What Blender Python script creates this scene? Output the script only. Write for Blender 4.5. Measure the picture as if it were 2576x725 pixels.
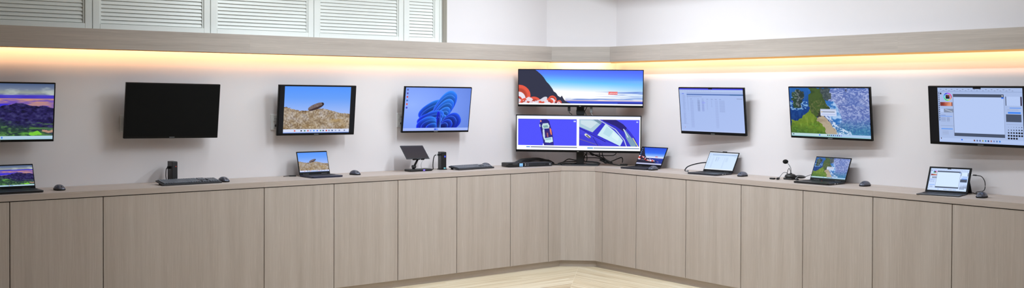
import bpy, bmesh, math, random
import numpy as np
from mathutils import Vector, Matrix

for o in list(bpy.data.objects): bpy.data.objects.remove(o)
scene = bpy.context.scene
COL = scene.collection
PI = math.pi
R = math.radians
random.seed(4)

# ------------------------------------------------------------------ camera
FPX = 2626.76
cd = bpy.data.cameras.new('camera'); cam = bpy.data.objects.new('camera', cd); COL.objects.link(cam)
cd.sensor_fit = 'HORIZONTAL'; cd.sensor_width = 36.0; cd.lens = FPX / 2576 * 36.0
cd.shift_y = -91.763 / 2576; cd.clip_start = 0.05; cd.clip_end = 60
CR = Vector((0.7907405, -0.6121387, 0.0039562)); CU = Vector((0.0051229, 0.01308, 0.9999013)); CF = Vector((0.6121301, 0.7906422, -0.0134788))
m = Matrix((CR, CU, -CF)).transposed().to_4x4(); m.translation = Vector((-6.65609, -7.46925, 1.545255))
cam.matrix_world = m
scene.camera = cam

# ------------------------------------------------------------------ world, exposure
w = bpy.data.worlds.new('world'); scene.world = w; w.use_nodes = True
w.node_tree.nodes['Background'].inputs[0].default_value = (0.9, 0.95, 1.0, 1)
w.node_tree.nodes['Background'].inputs[1].default_value = 0.05
vs = scene.view_settings
vs.view_transform = 'Standard'; vs.look = 'None'; vs.exposure = 0.0; vs.gamma = 1.0; vs.use_curve_mapping = False

CEIL = 2.9; ZF = 0.0101
LAMP_COL = (0.83, 0.93, 1.0)
WARM = (1.0, 0.56, 0.27)
E_LED = 1.8            # watts per metre of the warm strip

# ------------------------------------------------------------------ materials
def s2l(c):
    c = np.asarray(c, float) / 255.0
    return np.where(c <= 0.04045, c / 12.92, ((c + 0.055) / 1.055) ** 2.4)
def rgb(c): return tuple(float(x) for x in s2l(c)) + (1.0,)
def nodes(name):
    mt = bpy.data.materials.new(name); mt.use_nodes = True
    nt = mt.node_tree; return mt, nt, nt.nodes['Principled BSDF'], nt.nodes, nt.links
def plain(name, c, rough=0.5, metal=0.0, spec=0.5, bump=0.0, bscale=300):
    mt, nt, b, N, L = nodes(name)
    b.inputs['Roughness'].default_value = rough; b.inputs['Metallic'].default_value = metal
    b.inputs['Specular IOR Level'].default_value = spec
    tc = N.new('ShaderNodeTexCoord'); nz = N.new('ShaderNodeTexNoise'); nz.inputs['Scale'].default_value = bscale
    L.new(tc.outputs['Object'], nz.inputs['Vector'])
    mx = N.new('ShaderNodeMix'); mx.data_type = 'RGBA'
    c1 = rgb(c); mx.inputs[6].default_value = tuple(x * 0.95 for x in c1[:3]) + (1,); mx.inputs[7].default_value = tuple(min(1, x * 1.05) for x in c1[:3]) + (1,)
    L.new(nz.outputs['Fac'], mx.inputs[0]); L.new(mx.outputs[2], b.inputs['Base Color'])
    if bump:
        bp = N.new('ShaderNodeBump'); bp.inputs['Strength'].default_value = bump; bp.inputs['Distance'].default_value = 0.001
        L.new(nz.outputs['Fac'], bp.inputs['Height']); L.new(bp.outputs['Normal'], b.inputs['Normal'])
    return mt
def glow(name, c, s):
    mt, nt, b, N, L = nodes(name)
    b.inputs['Base Color'].default_value = (0.02, 0.02, 0.02, 1)
    b.inputs['Emission Color'].default_value = rgb(c); b.inputs['Emission Strength'].default_value = s
    return mt
def laminate(name, axis, dark, mid, light, rough=0.5):
    """fine straight-grained wood laminate; axis = local axis the grain runs along"""
    mt, nt, b, N, L = nodes(name)
    tc = N.new('ShaderNodeTexCoord'); oi = N.new('ShaderNodeObjectInfo')
    add = N.new('ShaderNodeVectorMath'); add.operation = 'ADD'
    mul = N.new('ShaderNodeVectorMath'); mul.operation = 'SCALE'; mul.inputs['Scale'].default_value = 17.0
    cmb = N.new('ShaderNodeCombineXYZ')
    for i in range(3): L.new(oi.outputs['Random'], cmb.inputs[i])
    L.new(cmb.outputs[0], mul.inputs[0]); L.new(tc.outputs['Object'], add.inputs[0]); L.new(mul.outputs[0], add.inputs[1])
    def nz(across, along, detail):
        mp = N.new('ShaderNodeMapping'); s = [across] * 3; s[axis] = along; mp.inputs['Scale'].default_value = s
        L.new(add.outputs[0], mp.inputs['Vector'])
        n = N.new('ShaderNodeTexNoise'); n.inputs['Scale'].default_value = 1.0; n.inputs['Detail'].default_value = detail
        n.inputs['Roughness'].default_value = 0.65
        L.new(mp.outputs[0], n.inputs['Vector']); return n
    n1 = nz(170, 2.6, 3); n2 = nz(17, 0.7, 2); n3 = nz(380, 7.0, 1)
    a1 = N.new('ShaderNodeMath'); a1.operation = 'MULTIPLY_ADD'; a1.inputs[1].default_value = 0.55
    L.new(n2.outputs['Fac'], a1.inputs[0])
    a0 = N.new('ShaderNodeMath'); a0.operation = 'MULTIPLY'; a0.inputs[1].default_value = 0.45
    L.new(n1.outputs['Fac'], a0.inputs[0]); L.new(a0.outputs[0], a1.inputs[2])
    cr = N.new('ShaderNodeValToRGB'); e = cr.color_ramp.elements
    e[0].position = 0.27; e[0].color = rgb(dark); e[1].position = 0.73; e[1].color = rgb(light)
    k = cr.color_ramp.elements.new(0.5); k.color = rgb(mid)
    L.new(a1.outputs[0], cr.inputs['Fac'])
    # pale pores
    cr2 = N.new('ShaderNodeValToRGB'); cr2.color_ramp.elements[0].position = 0.6; cr2.color_ramp.elements[1].position = 0.75
    L.new(n3.outputs['Fac'], cr2.inputs['Fac'])
    mx = N.new('ShaderNodeMix'); mx.data_type = 'RGBA'; mx.inputs[7].default_value = rgb([min(255, x + 26) for x in light])
    sc = N.new('ShaderNodeMath'); sc.operation = 'MULTIPLY'; sc.inputs[1].default_value = 0.32
    L.new(cr2.outputs['Color'], sc.inputs[0]); L.new(sc.outputs[0], mx.inputs[0]); L.new(cr.outputs['Color'], mx.inputs[6])
    L.new(mx.outputs[2], b.inputs['Base Color'])
    b.inputs['Roughness'].default_value = rough; b.inputs['Specular IOR Level'].default_value = 0.3
    bp = N.new('ShaderNodeBump'); bp.inputs['Strength'].default_value = 0.12; bp.inputs['Distance'].default_value = 0.0006
    L.new(n1.outputs['Fac'], bp.inputs['Height']); L.new(bp.outputs['Normal'], b.inputs['Normal'])
    return mt
def painted(name, c):
    mt, nt, b, N, L = nodes(name)
    tc = N.new('ShaderNodeTexCoord'); n1 = N.new('ShaderNodeTexNoise'); n1.inputs['Scale'].default_value = 220; n1.inputs['Detail'].default_value = 3
    n2 = N.new('ShaderNodeTexNoise'); n2.inputs['Scale'].default_value = 0.9
    L.new(tc.outputs['Object'], n1.inputs['Vector']); L.new(tc.outputs['Object'], n2.inputs['Vector'])
    mx = N.new('ShaderNodeMix'); mx.data_type = 'RGBA'
    mx.inputs[6].default_value = rgb([x - 2 for x in c]); mx.inputs[7].default_value = rgb([x + 2 for x in c])
    L.new(n2.outputs['Fac'], mx.inputs[0]); L.new(mx.outputs[2], b.inputs['Base Color'])
    bp = N.new('ShaderNodeBump'); bp.inputs['Strength'].default_value = 0.05; bp.inputs['Distance'].default_value = 0.0008
    L.new(n1.outputs['Fac'], bp.inputs['Height']); L.new(bp.outputs['Normal'], b.inputs['Normal'])
    b.inputs['Roughness'].default_value = 0.75; b.inputs['Specular IOR Level'].default_value = 0.25
    return mt
def floor_mat():
    mt, nt, b, N, L = nodes('oak_floor')
    tc = N.new('ShaderNodeTexCoord'); sp = N.new('ShaderNodeSeparateXYZ'); L.new(tc.outputs['Object'], sp.inputs[0])
    def mth(op, a, bb=None, c=None):
        n = N.new('ShaderNodeMath'); n.operation = op
        for i, v in enumerate((a, bb, c)):
            if v is None: continue
            if isinstance(v, (int, float)): n.inputs[i].default_value = v
            else: L.new(v, n.inputs[i])
        return n.outputs[0]
    nx = mth('MULTIPLY', sp.outputs[0], -1.0); ny = mth('MULTIPLY', sp.outputs[1], -1.0)
    side = mth('LESS_THAN', ny, nx)                      # 1: planks run along the left wall
    d = mth('MINIMUM', nx, ny); al = mth('MAXIMUM', nx, ny)
    al = mth('ADD', al, mth('MULTIPLY', side, 37.3))
    PW = 0.185
    row = mth('DIVIDE', mth('ADD', d, 0.01), PW); rid = mth('FLOOR', row); fr = mth('FRACT', row)
    rk = mth('ADD', rid, mth('MULTIPLY', side, 51.0))
    wn = N.new('ShaderNodeTexWhiteNoise'); wn.noise_dimensions = '1D'; L.new(rk, wn.inputs['W'])
    sg = mth('DIVIDE', mth('ADD', al, mth('MULTIPLY', wn.outputs['Value'], 1.9)), 1.6)
    sid = mth('FLOOR', sg); sfr = mth('FRACT', sg)
    cv = N.new('ShaderNodeCombineXYZ'); L.new(rk, cv.inputs[0]); L.new(sid, cv.inputs[1])
    wn2 = N.new('ShaderNodeTexWhiteNoise'); wn2.noise_dimensions = '2D'; L.new(cv.outputs[0], wn2.inputs['Vector'])
    gv = N.new('ShaderNodeCombineXYZ')
    L.new(mth('MULTIPLY', al, 1.1), gv.inputs[0]); L.new(mth('MULTIPLY', d, 22.0), gv.inputs[1]); L.new(mth('MULTIPLY', wn2.outputs['Value'], 90.0), gv.inputs[2])
    g = N.new('ShaderNodeTexNoise'); g.inputs['Scale'].default_value = 1.0; g.inputs['Detail'].default_value = 4; g.inputs['Distortion'].default_value = 0.5
    L.new(gv.outputs[0], g.inputs['Vector'])
    t = mth('ADD', mth('MULTIPLY', g.outputs['Fac'], 0.75), mth('MULTIPLY', wn2.outputs['Value'], 0.28))
    cr = N.new('ShaderNodeValToRGB'); e = cr.color_ramp.elements
    e[0].position = 0.3; e[0].color = rgb((182, 158, 128)); e[1].position = 0.78; e[1].color = rgb((232, 219, 196))
    k = cr.color_ramp.elements.new(0.52); k.color = rgb((212, 194, 164))
    L.new(t, cr.inputs['Fac'])
    edge = mth('MULTIPLY', mth('LESS_THAN', mth('ABSOLUTE', mth('SUBTRACT', fr, 0.5)), 0.482), 1.0)   # 0 in the bevel
    mit = mth('GREATER_THAN', mth('ABSOLUTE', mth('SUBTRACT', nx, ny)), 0.001)
    edge = mth('MULTIPLY', edge, mit)
    mx = N.new('ShaderNodeMix'); mx.data_type = 'RGBA'; mx.inputs[6].default_value = rgb((238, 228, 208)); L.new(cr.outputs['Color'], mx.inputs[7]); L.new(edge, mx.inputs[0])  # pale bevel colour paints the light glinting along plank edges
    L.new(mx.outputs[2], b.inputs['Base Color'])
    b.inputs['Roughness'].default_value = 0.38; b.inputs['Specular IOR Level'].default_value = 0.4
    bp = N.new('ShaderNodeBump'); bp.inputs['Strength'].default_value = 0.3; bp.inputs['Distance'].default_value = 0.0012
    L.new(edge, bp.inputs['Height']); L.new(bp.outputs['Normal'], b.inputs['Normal'])
    return mt
def screen_mat():
    mt, nt, b, N, L = nodes('lit_screen')
    at = N.new('ShaderNodeAttribute'); at.attribute_name = 'pixels'
    b.inputs['Base Color'].default_value = (0.004, 0.004, 0.005, 1); b.inputs['Roughness'].default_value = 0.35
    b.inputs['Specular IOR Level'].default_value = 0.06
    L.new(at.outputs['Color'], b.inputs['Emission Color']); b.inputs['Emission Strength'].default_value = 1.0
    return mt

TA = ((171, 158, 149), (183, 171, 163), (193, 182, 175))
M = dict(
    wall=painted('wall_paint', (225, 219, 221)), ceil=painted('ceiling_paint', (232, 232, 230)),
    doorwood=laminate('taupe_laminate_upright', 2, *TA),
    longwood=laminate('taupe_laminate_lengthwise', 0, (168, 154, 145), (182, 168, 160), (194, 181, 174)),
    fascia=laminate('taupe_laminate_fascia', 0, (161, 150, 142), (177, 166, 158), (190, 179, 170)),
    plinth=laminate('taupe_laminate_plinth', 0, (184, 170, 161), (196, 183, 174), (206, 195, 187)),
    carcass=plain('cabinet_carcass', (46, 41, 38), 0.8), lip_lit=plain('lip_warm_lit', (246, 200, 136), 0.6),  # the lip's orange has the warm strip light put into its colour
    floor=floor_mat(), louver=plain('painted_white_louver', (234, 236, 232), 0.45), louverback=plain('shutter_backing', (190, 192, 190), 0.8),
    jamb_shade=plain('recess_jamb_shaded', (196, 188, 178), 0.7),
    black=plain('black_plastic', (20, 20, 22), 0.42, bump=0.1), gloss=plain('black_gloss_bezel', (9, 9, 11), 0.4, spec=0.2), lidblack=plain('lid_black', (12, 12, 14), 0.5, spec=0.12),
    off=plain('dark_panel', (11, 12, 13), 0.5, spec=0.12), char=plain('charcoal_plastic', (42, 43, 48), 0.45), key=plain('keycap_plastic', (96, 99, 108), 0.45),
    lapgrey=plain('dark_aluminium', (54, 56, 64), 0.38, 0.5), lapnavy=plain('navy_aluminium', (48, 52, 74), 0.4, 0.4), lapkey=plain('laptop_keys', (26, 27, 33), 0.5),
    mouse=plain('mouse_shell', (100, 103, 116), 0.17, 0.4), rubber=plain('rubber', (14, 14, 15), 0.6), silver=plain('silver', (190, 192, 196), 0.3, 0.8),
    white=plain('white_plastic', (232, 232, 232), 0.4), grey=plain('grey_plastic', (120, 122, 126), 0.5), badge=plain('badge_grey', (118, 120, 122), 0.45),
    slot=plain('outlet_slot', (40, 40, 40), 0.6), foam=plain('foam', (10, 10, 11), 0.95), cable=plain('cable_jacket', (22, 22, 24), 0.5), paleclear=plain('pale_cable', (206, 206, 208), 0.4),
    sticker=plain('sticker_pale_blue', (146, 205, 250), 0.5), sticker2=plain('sticker_blue', (60, 110, 190), 0.5), cyan=plain('sticker_cyan', (120, 200, 215), 0.5), tag=plain('cable_tag_mint', (170, 205, 200), 0.5),
    port=plain('port_grey', (96, 100, 112), 0.5), red=plain('red_mark', (190, 50, 40), 0.5), screen=screen_mat(),
    ledred=glow('red_led', (190, 60, 46), 1.0), ledviolet=glow('violet_led', (120, 100, 255), 2.5), ledblue=glow('blue_led', (60, 80, 255), 1.2), ledwhite=glow('white_led', (255, 245, 235), 1.0),
    edgeglow=glow('lip_glow', (226, 168, 100), 1.0), strip=glow('warm_led_strip', (255, 205, 140), 6.0), diff=glow('lamp_diffuser', (250, 252, 255), 1.5),
    lampcase=plain('lamp_housing', (225, 225, 225), 0.5),
)

# ------------------------------------------------------------------ mesh helpers (all in world coordinates unless a matrix is given)
class MB:
    def __init__(s): s.bm = bmesh.new()
    def _t(s, vs_, mat):
        if mat is not None: bmesh.ops.transform(s.bm, matrix=mat, verts=vs_)
    def box(s, x0, x1, y0, y1, z0, z1, bev=0.0, mat=None, seg=1):
        r = bmesh.ops.create_cube(s.bm, size=1.0); vs_ = r['verts']
        for v in vs_: v.co = Vector(((x0 + x1) / 2 + v.co.x * (x1 - x0), (y0 + y1) / 2 + v.co.y * (y1 - y0), (z0 + z1) / 2 + v.co.z * (z1 - z0)))
        if bev > 0:
            es = list({e for v in vs_ for e in v.link_edges})
            g = bmesh.ops.bevel(s.bm, geom=es, offset=bev, segments=seg, affect='EDGES', profile=0.5)
            vs_ = list({v for f in g['faces'] for v in f.verts} | {v for v in vs_ if v.is_valid})
        s._t(vs_, mat); return s
    def prism(s, poly, z0, z1, mat=None):
        a = [s.bm.verts.new((x, y, z0)) for x, y in poly]; b = [s.bm.verts.new((x, y, z1)) for x, y in poly]
        n = len(poly)
        s.bm.faces.new(list(reversed(a))); s.bm.faces.new(b)
        for i in range(n): s.bm.faces.new((a[i], a[(i + 1) % n], b[(i + 1) % n], b[i]))
        s._t(a + b, mat); return s
    def cyl(s, p, r, h, n=20, axis='z', r2=None, mat=None):
        q = bmesh.ops.create_cone(s.bm, cap_ends=True, segments=n, radius1=r, radius2=r if r2 is None else r2, depth=h)
        rot = Matrix.Identity(4) if axis == 'z' else Matrix.Rotation(PI / 2, 4, 'Y') if axis == 'x' else Matrix.Rotation(PI / 2, 4, 'X')
        s._t(q['verts'], Matrix.Translation(Vector(p)) @ rot); s._t(q['verts'], mat); return s
    def ball(s, p, rx, ry, rz, n=20, mat=None):
        q = bmesh.ops.create_uvsphere(s.bm, u_segments=n, v_segments=n // 2, radius=1.0)
        s._t(q['verts'], Matrix.Translation(Vector(p)) @ Matrix.Diagonal((rx, ry, rz, 1))); s._t(q['verts'], mat); return s
    def tube(s, pts, r, n=8, smooth=6, mat=None):
        P = [Vector(p) for p in pts]
        if smooth > 1 and len(P) > 2:
            Q = []
            for i in range(len(P) - 1):
                p0 = P[max(i - 1, 0)]; p1 = P[i]; p2 = P[i + 1]; p3 = P[min(i + 2, len(P) - 1)]
                for k in range(smooth):
                    t = k / smooth
                    Q.append(0.5 * ((2 * p1) + (p2 - p0) * t + (2 * p0 - 5 * p1 + 4 * p2 - p3) * t * t + (3 * p1 - p0 - 3 * p2 + p3) * t ** 3))
            P = Q + [P[-1]]
        rings = []; up = Vector((0, 0, 1)); allv = []
        for i, p in enumerate(P):
            t = (P[min(i + 1, len(P) - 1)] - P[max(i - 1, 0)]).normalized()
            a = t.cross(up)
            if a.length < 0.05: a = t.cross(Vector((1, 0, 0)))
            a.normalize(); b = t.cross(a)
            rr = r[min(i, len(r) - 1)] if isinstance(r, (list, tuple)) else r
            ring = [s.bm.verts.new(p + a * rr * math.cos(2 * PI * k / n) + b * rr * math.sin(2 * PI * k / n)) for k in range(n)]
            rings.append(ring); allv += ring
        for i in range(len(rings) - 1):
            for k in range(n): s.bm.faces.new((rings[i][k], rings[i][(k + 1) % n], rings[i + 1][(k + 1) % n], rings[i + 1][k]))
        s.bm.faces.new(list(reversed(rings[0]))); s.bm.faces.new(rings[-1])
        s._t(allv, mat); return s
    def build(s, name, mat, parent=None, base=None, smooth=False):
        """verts are world coordinates; stored relative to the parent's (or base) matrix"""
        bmesh.ops.recalc_face_normals(s.bm, faces=s.bm.faces)
        Mx = WM[parent.name] if parent is not None else (base if base is not None else Matrix.Identity(4))
        s.bm.transform(Mx.inverted())
        me = bpy.data.meshes.new(name); s.bm.to_mesh(me); s.bm.free()
        o = bpy.data.objects.new(name, me); COL.objects.link(o)
        me.materials.append(M[mat])
        if smooth:
            for f in me.polygons: f.use_smooth = True
        if parent is not None: o.parent = parent; WM[o.name] = Mx
        else: o.matrix_world = Mx; WM[o.name] = Mx
        return o
WM = {}
def thing(name, label, cat, mx, group=None):
    o = bpy.data.objects.new(name, None); o.empty_display_size = 0.05; COL.objects.link(o)
    o.matrix_world = mx; WM[o.name] = mx.copy(); o['label'] = label; o['category'] = cat
    if group: o['group'] = group
    return o
def tag(o, label, cat, group=None):
    o['label'] = label; o['category'] = cat
    if group: o['group'] = group
    return o
def struct(o): o['kind'] = 'structure'; return o
T = Matrix.Translation
RZ = lambda a: Matrix.Rotation(a, 4, 'Z')
RX = lambda a: Matrix.Rotation(a, 4, 'X')
RY = lambda a: Matrix.Rotation(a, 4, 'Y')
# run frames: local x along the wall to the right, local -y towards the room
LEFT = Matrix.Identity(4)
RIGHT = RZ(-PI / 2)                   # local x = -world y ; local y = world x

# measured places
WCL, WCR = -0.4687, -0.4409           # the wall's cut corner: (WCL,0) to (0,WCR)
DC = 0.4342                           # cabinet front in front of the wall
CCL, CCR = -0.6577, -0.6365           # cabinet cut corner
DS = 0.13; SCL, SCR = -0.5163, -0.4912
ZT, ZB = 0.90, 0.862                  # worktop
ZD = 0.0686                           # underside of the doors
S0, S1 = 1.8376, 1.9748               # shelf fascia
XEND = -9.2

# ------------------------------------------------------------------ room shell
b = MB(); b.box(XEND - .2, 0.2, XEND - .2, 0.2, -0.1, ZF); struct(b.build('floor', 'floor'))
b = MB(); b.box(XEND - .2, 0.2, XEND - .2, 0.2, CEIL, CEIL + 0.1); struct(b.build('ceiling', 'ceil'))
JX = -1.584
b = MB()
b.box(XEND, WCL, 0, 0.2, 0, 1.968); b.box(JX, WCL, 0, 0.2, 1.968, CEIL); b.box(XEND, JX, 0.12, 0.2, 1.968, CEIL)
struct(b.build('wall_left', 'wall'))
b = MB(); b.box(0, 0.2, XEND, WCR, 0, CEIL); struct(b.build('wall_right', 'wall'))
b = MB(); b.prism([(WCL, 0), (0, WCR), (0.2, WCR), (0.2, 0.2), (WCL, 0.2)], 0, CEIL); struct(b.build('wall_corner', 'wall'))
b = MB(); b.box(XEND - .2, XEND, XEND, 0.2, 0, CEIL); struct(b.build('wall_rear_left', 'wall'))
b = MB(); b.box(XEND, 0.2, XEND - .2, XEND, 0, CEIL); struct(b.build('wall_rear_right', 'wall'))
b = MB(); b.box(JX - 0.004, JX, 0.0, 0.12, 1.968, CEIL); struct(b.build('trim_1', 'jamb_shade'))  # thin sheet on the white reveal, its shade painted in as taupe

# ------------------------------------------------------------------ ceiling lamps (above the frame, they light the room)
def ceiling_lamp(x, y, lx, ly, watts, label, skirt=0.02, gap=0.07):
    t = thing('ceiling_light', label, 'ceiling light', T((x, y, CEIL)), 'linear ceiling lights')
    b = MB(); h = skirt; k = 0.012
    ax, ay = lx / 2 + gap, ly / 2 + gap
    b.box(x - ax, x + ax, y - ay, y - ay + k, CEIL - h, CEIL); b.box(x - ax, x + ax, y + ay - k, y + ay, CEIL - h, CEIL)
    b.box(x - ax, x - ax + k, y - ay + k, y + ay - k, CEIL - h, CEIL); b.box(x + ax - k, x + ax, y - ay + k, y + ay - k, CEIL - h, CEIL)
    b.build('housing', 'lampcase', t)
    b = MB(); b.box(x - lx / 2, x + lx / 2, y - ly / 2, y + ly / 2, CEIL - 0.008, CEIL - 0.001); b.build('diffuser', 'diff', t)
    ld = bpy.data.lights.new('lamp_glow', 'AREA'); ld.shape = 'RECTANGLE'; ld.size = lx; ld.size_y = ly; ld.energy = watts; ld.color = LAMP_COL
    lo = bpy.data.objects.new('lamp_glow', ld); COL.objects.link(lo); lo.parent = t
    lo.matrix_parent_inverse = Matrix.Identity(4); lo.location = (0, 0, -0.0095)
ceiling_lamp(-1.3, -1.62, 0.10, 1.6, 47, 'long deep ceiling light trough nearest the corner', 0.14, 0.29)
ceiling_lamp(-1.3, -3.62, 0.10, 1.2, 20, 'shorter deep ceiling light trough furthest along the right hand wall', 0.14, 0.29)
ceiling_lamp(-2.3, -2.20, 0.10, 1.2, 41, 'added deep fill light trough alone between the two rows', 0.075, 0.29)  # unseen lamp added for more frontal light on walls and doors
ceiling_lamp(-3.4, -1.00, 0.10, 1.2, 15, 'slim shallow ceiling light over the counter of the left wall')
ceiling_lamp(-3.4, -2.35, 0.10, 1.2, 7, 'slim shallow ceiling light over the open floor beside the left hand row')
ceiling_lamp(-3.0, -5.50, 0.10, 1.2, 9, 'added slim shallow fill light furthest from the corner')  # unseen rear lamp, added to fill the toe kick and door fronts

# ------------------------------------------------------------------ shelf with its hidden warm strip light
def along(x0, x1): return x0, x1
sh = thing('wall_shelf', 'long taupe wood shelf ledge running high round both walls above the monitors', 'shelf', T((0, 0, S0)))
def run_box(b, run, x0, x1, y0, y1, z0, z1, bev=0): b.box(x0, x1, y0, y1, z0, z1, bev, mat=run); return b
FT = 0.02
b = MB()
tz = S1 - 0.02
b.prism([(XEND, 0), (XEND, -DS + FT), (SCL, -DS + FT), (-DS + FT, SCR), (-DS + FT, XEND), (0, XEND), (0, WCR), (WCL, 0)], tz, S1 - 0.001); b.build('top_board', 'fascia', sh)
for x0, x1 in ((XEND, -6.3), (-6.3, -3.441), (-3.4408, SCL)):
    o = run_box(MB(), LEFT, x0, x1, -DS, -DS + FT, S0, S1).build('fascia_board', 'fascia', sh)
def run_obj(mb, name, mat, parent, run):
    """part whose local axes follow the run, so that grain runs along it"""
    mb.bm.transform(run.inverted()); mx = WM[parent.name].inverted() @ run
    bmesh.ops.recalc_face_normals(mb.bm, faces=mb.bm.faces)
    me = bpy.data.meshes.new(name); mb.bm.to_mesh(me); mb.bm.free()
    o = bpy.data.objects.new(name, me); COL.objects.link(o); me.materials.append(M[mat])
    o.parent = parent; o.matrix_local = mx; WM[o.name] = run.copy(); return o
for y0, y1 in ((-SCR, 1.1232), (1.1234, 3.3900), (3.3902, 6.3), (6.3, -XEND)):
    run_obj(run_box(MB(), RIGHT, y0, y1, -DS, -DS + FT, S0, S1), 'fascia_board', 'fascia', sh, RIGHT)
cdir = Vector((-DS - SCL, SCR + DS, 0)); ca = math.atan2(cdir.y, cdir.x)
CORN = T((SCL, -DS, 0)) @ RZ(ca)
o = run_obj(run_box(MB(), CORN, 0, cdir.length, 0, FT, S0, S1, 0.0), 'fascia_board', 'fascia', sh, CORN)
# ledge carrying the strip
b = MB(); b.prism([(XEND, -0.11), (SCL + .008, -0.11), (SCL + .018, -0.078), (XEND, -0.078)], S0 - 0.004, S0 + 0.004); b.build('light_ledge', 'lip_lit', sh)
b = MB(); b.prism([(-0.11, XEND), (-0.11, SCR + .008), (-0.078, SCR + .02), (-0.078, XEND)], S0 - 0.012, S0 + 0.000); b.build('glowing_lip', 'edgeglow', sh)  # shelf lip made to glow in place of strip light falling on it
b = MB(); b.prism([(SCL + .009, -0.11), (-0.11, SCR + .009), (-0.079, SCR + .02), (SCL + .019, -0.079)], S0 - 0.008, S0 + 0.002); b.build('glowing_lip', 'edgeglow', sh)
def strip(run, x0, x1, yy, zz, label, tilt, size, gain=1.0):
    t = thing('light_strip', label, 'light', run @ T(((x0 + x1) / 2, yy, zz)), 'warm strip lights inside the shelf')
    run_obj(run_box(MB(), run, x0, x1, yy - 0.008, yy - 0.003, zz - 0.004, zz + 0.004), 'led_tape', 'strip', t, run)
    n = max(1, int(round((x1 - x0) / 2.2)))
    for i in range(n):
        a = x0 + (x1 - x0) * i / n; c = x0 + (x1 - x0) * (i + 1) / n
        ld = bpy.data.lights.new('strip_glow', 'AREA'); ld.shape = 'RECTANGLE'; ld.size = c - a; ld.size_y = size
        ld.energy = E_LED * gain * (c - a); ld.color = WARM
        lo = bpy.data.objects.new('strip_glow', ld); COL.objects.link(lo); lo.parent = t
        # area lights shine along local -z: aim to the wall (+y) and down
        lo.matrix_local = T(((a + c) / 2 - (x0 + x1) / 2, 0, 0)) @ RX(PI / 2 - tilt)
strip(LEFT, XEND + .1, SCL - 0.01, -0.095, 1.872, 'warm light strip tucked behind the shelf front along the left wall', R(40), 0.012)
strip(RIGHT, -SCR + 0.01, -XEND - .1, -0.098, 1.878, 'warm light strip tucked behind the shelf front along the right wall', R(40), 0.006)
strip(CORN, 0.02, cdir.length - 0.02, 0.035, 1.874, 'short warm light strip behind the shelf front in the cut corner', R(40), 0.008, 2.4)

# ------------------------------------------------------------------ louvred shutters above the shelf on the left
def shutter(x0, x1, label):
    t = thing('louvered_shutter', label, 'shutter', T((x0, 0.06, 1.978)), 'white louvered shutters above the shelf')
    z0, z1 = 1.978, CEIL - 0.02; st = 0.05; y0, y1 = 0.06, 0.092; g = 0.002
    b = MB(); bv = 0.003
    b.box(x0 + g, x0 + st, y0, y1, z0, z1, bv); b.box(x1 - st, x1 - g, y0, y1, z0, z1, bv)
    b.box(x0 + st, x1 - st, y0, y1, z0, 2.022, bv); b.box(x0 + st, x1 - st, y0, y1, z1 - 0.06, z1, bv)
    b.build('frame', 'louver', t)
    k = 0.011
    for xa, xb in ((x0 + st, x0 + st + k), (x1 - st - k, x1 - st)):
        b = MB(); b.box(xa, xb, y0 + 0.008, y1, 2.022, z1 - 0.06, 0.002); b.build('bead', 'louver', t)
    b = MB(); z = 2.028
    while z < z1 - 0.07:
        mt = T(((x0 + x1) / 2, y0 + 0.02, z + 0.012)) @ RX(R(-24))
        b.box(-(x1 - x0) / 2 + st + k, (x1 - x0) / 2 - st - k, -0.0025, 0.0025, -0.0165, 0.0165, 0.0015, mat=mt); z += 0.0272
    b.build('slats', 'louver', t)
    b = MB(); b.box(x0 + st, x1 - st, y1, y1 + 0.006, z0, z1); b.build('backing', 'louverback', t)
    return t
shutter(-6.217, -5.367, 'white louvered shutter beyond the one at the left end of the shelf')
shutter(-5.367, -4.517, 'white louvered shutter leftmost above the shelf, over the mountain picture monitor')
shutter(-4.517, -3.669, 'white louvered shutter above the switched off monitor')
shutter(-3.669, -2.819, 'white louvered shutter above the monitor with the balanced rock picture')
shutter(-2.819, -1.984, 'white louvered shutter between the blue ribbon monitor and the balanced rock monitor')
shutter(-1.984, -1.620, 'narrow white louvered shutter beside the plain white upper wall')
b = MB(); b.box(-1.619, JX - .005, 0.062, 0.115, 1.972, CEIL - 0.001, 0.002); struct(b.build('trim_2', 'louver'))

# ------------------------------------------------------------------ base cabinets, plinth, worktop
G = 0.0052
def cabinet(run, x0, x1, label, group):
    t = thing('base_cabinet', label, 'cabinet', run @ T(((x0 + x1) / 2, -DC, ZD)), group)
    b = MB(); run_box(b, run, x0 + .001, x1 - .001, -DC + 0.02, -0.004, ZD - 0.0, ZB - 0.001); run_obj(b, 'carcass', 'carcass', t, run)
    b = MB(); run_box(b, run, x0 + G / 2, x1 - G / 2, -DC, -DC + 0.019, ZD, ZB - 0.0055, 0.001); o = run_obj(b, 'door', 'doorwood', t, run)
    return t
GL, GR = 'taupe base cabinets along the left wall', 'taupe base cabinets along the right wall'
names_l = ['base cabinet under the far left end of the counter, out past the mountain laptop', 'taupe base cabinet cut by the left picture edge, below the mountain laptop',
 'taupe base cabinet below the leftmost mouse', 'double width taupe base cabinet below the switched off monitor', 'taupe base cabinet below the balanced rock laptop',
 'taupe base cabinet below the mouse beside the balanced rock laptop', 'taupe base cabinet below the tablet on its stand', 'taupe base cabinet below the keyboard beside the black mini computer and small stand',
 'taupe base cabinet below the rack switch, left of the cut corner']
seam = [(-6.28, -5.718), (-5.718, -5.155), (-5.155, -4.591), (-4.591, -3.465), (-3.465, -2.902), (-2.902, -2.340), (-2.340, -1.776), (-1.776, -1.222), (-1.222, -0.799)]
for (x0, x1), lb in zip(seam, names_l): cabinet(LEFT, x0, x1, lb, GL)
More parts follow.
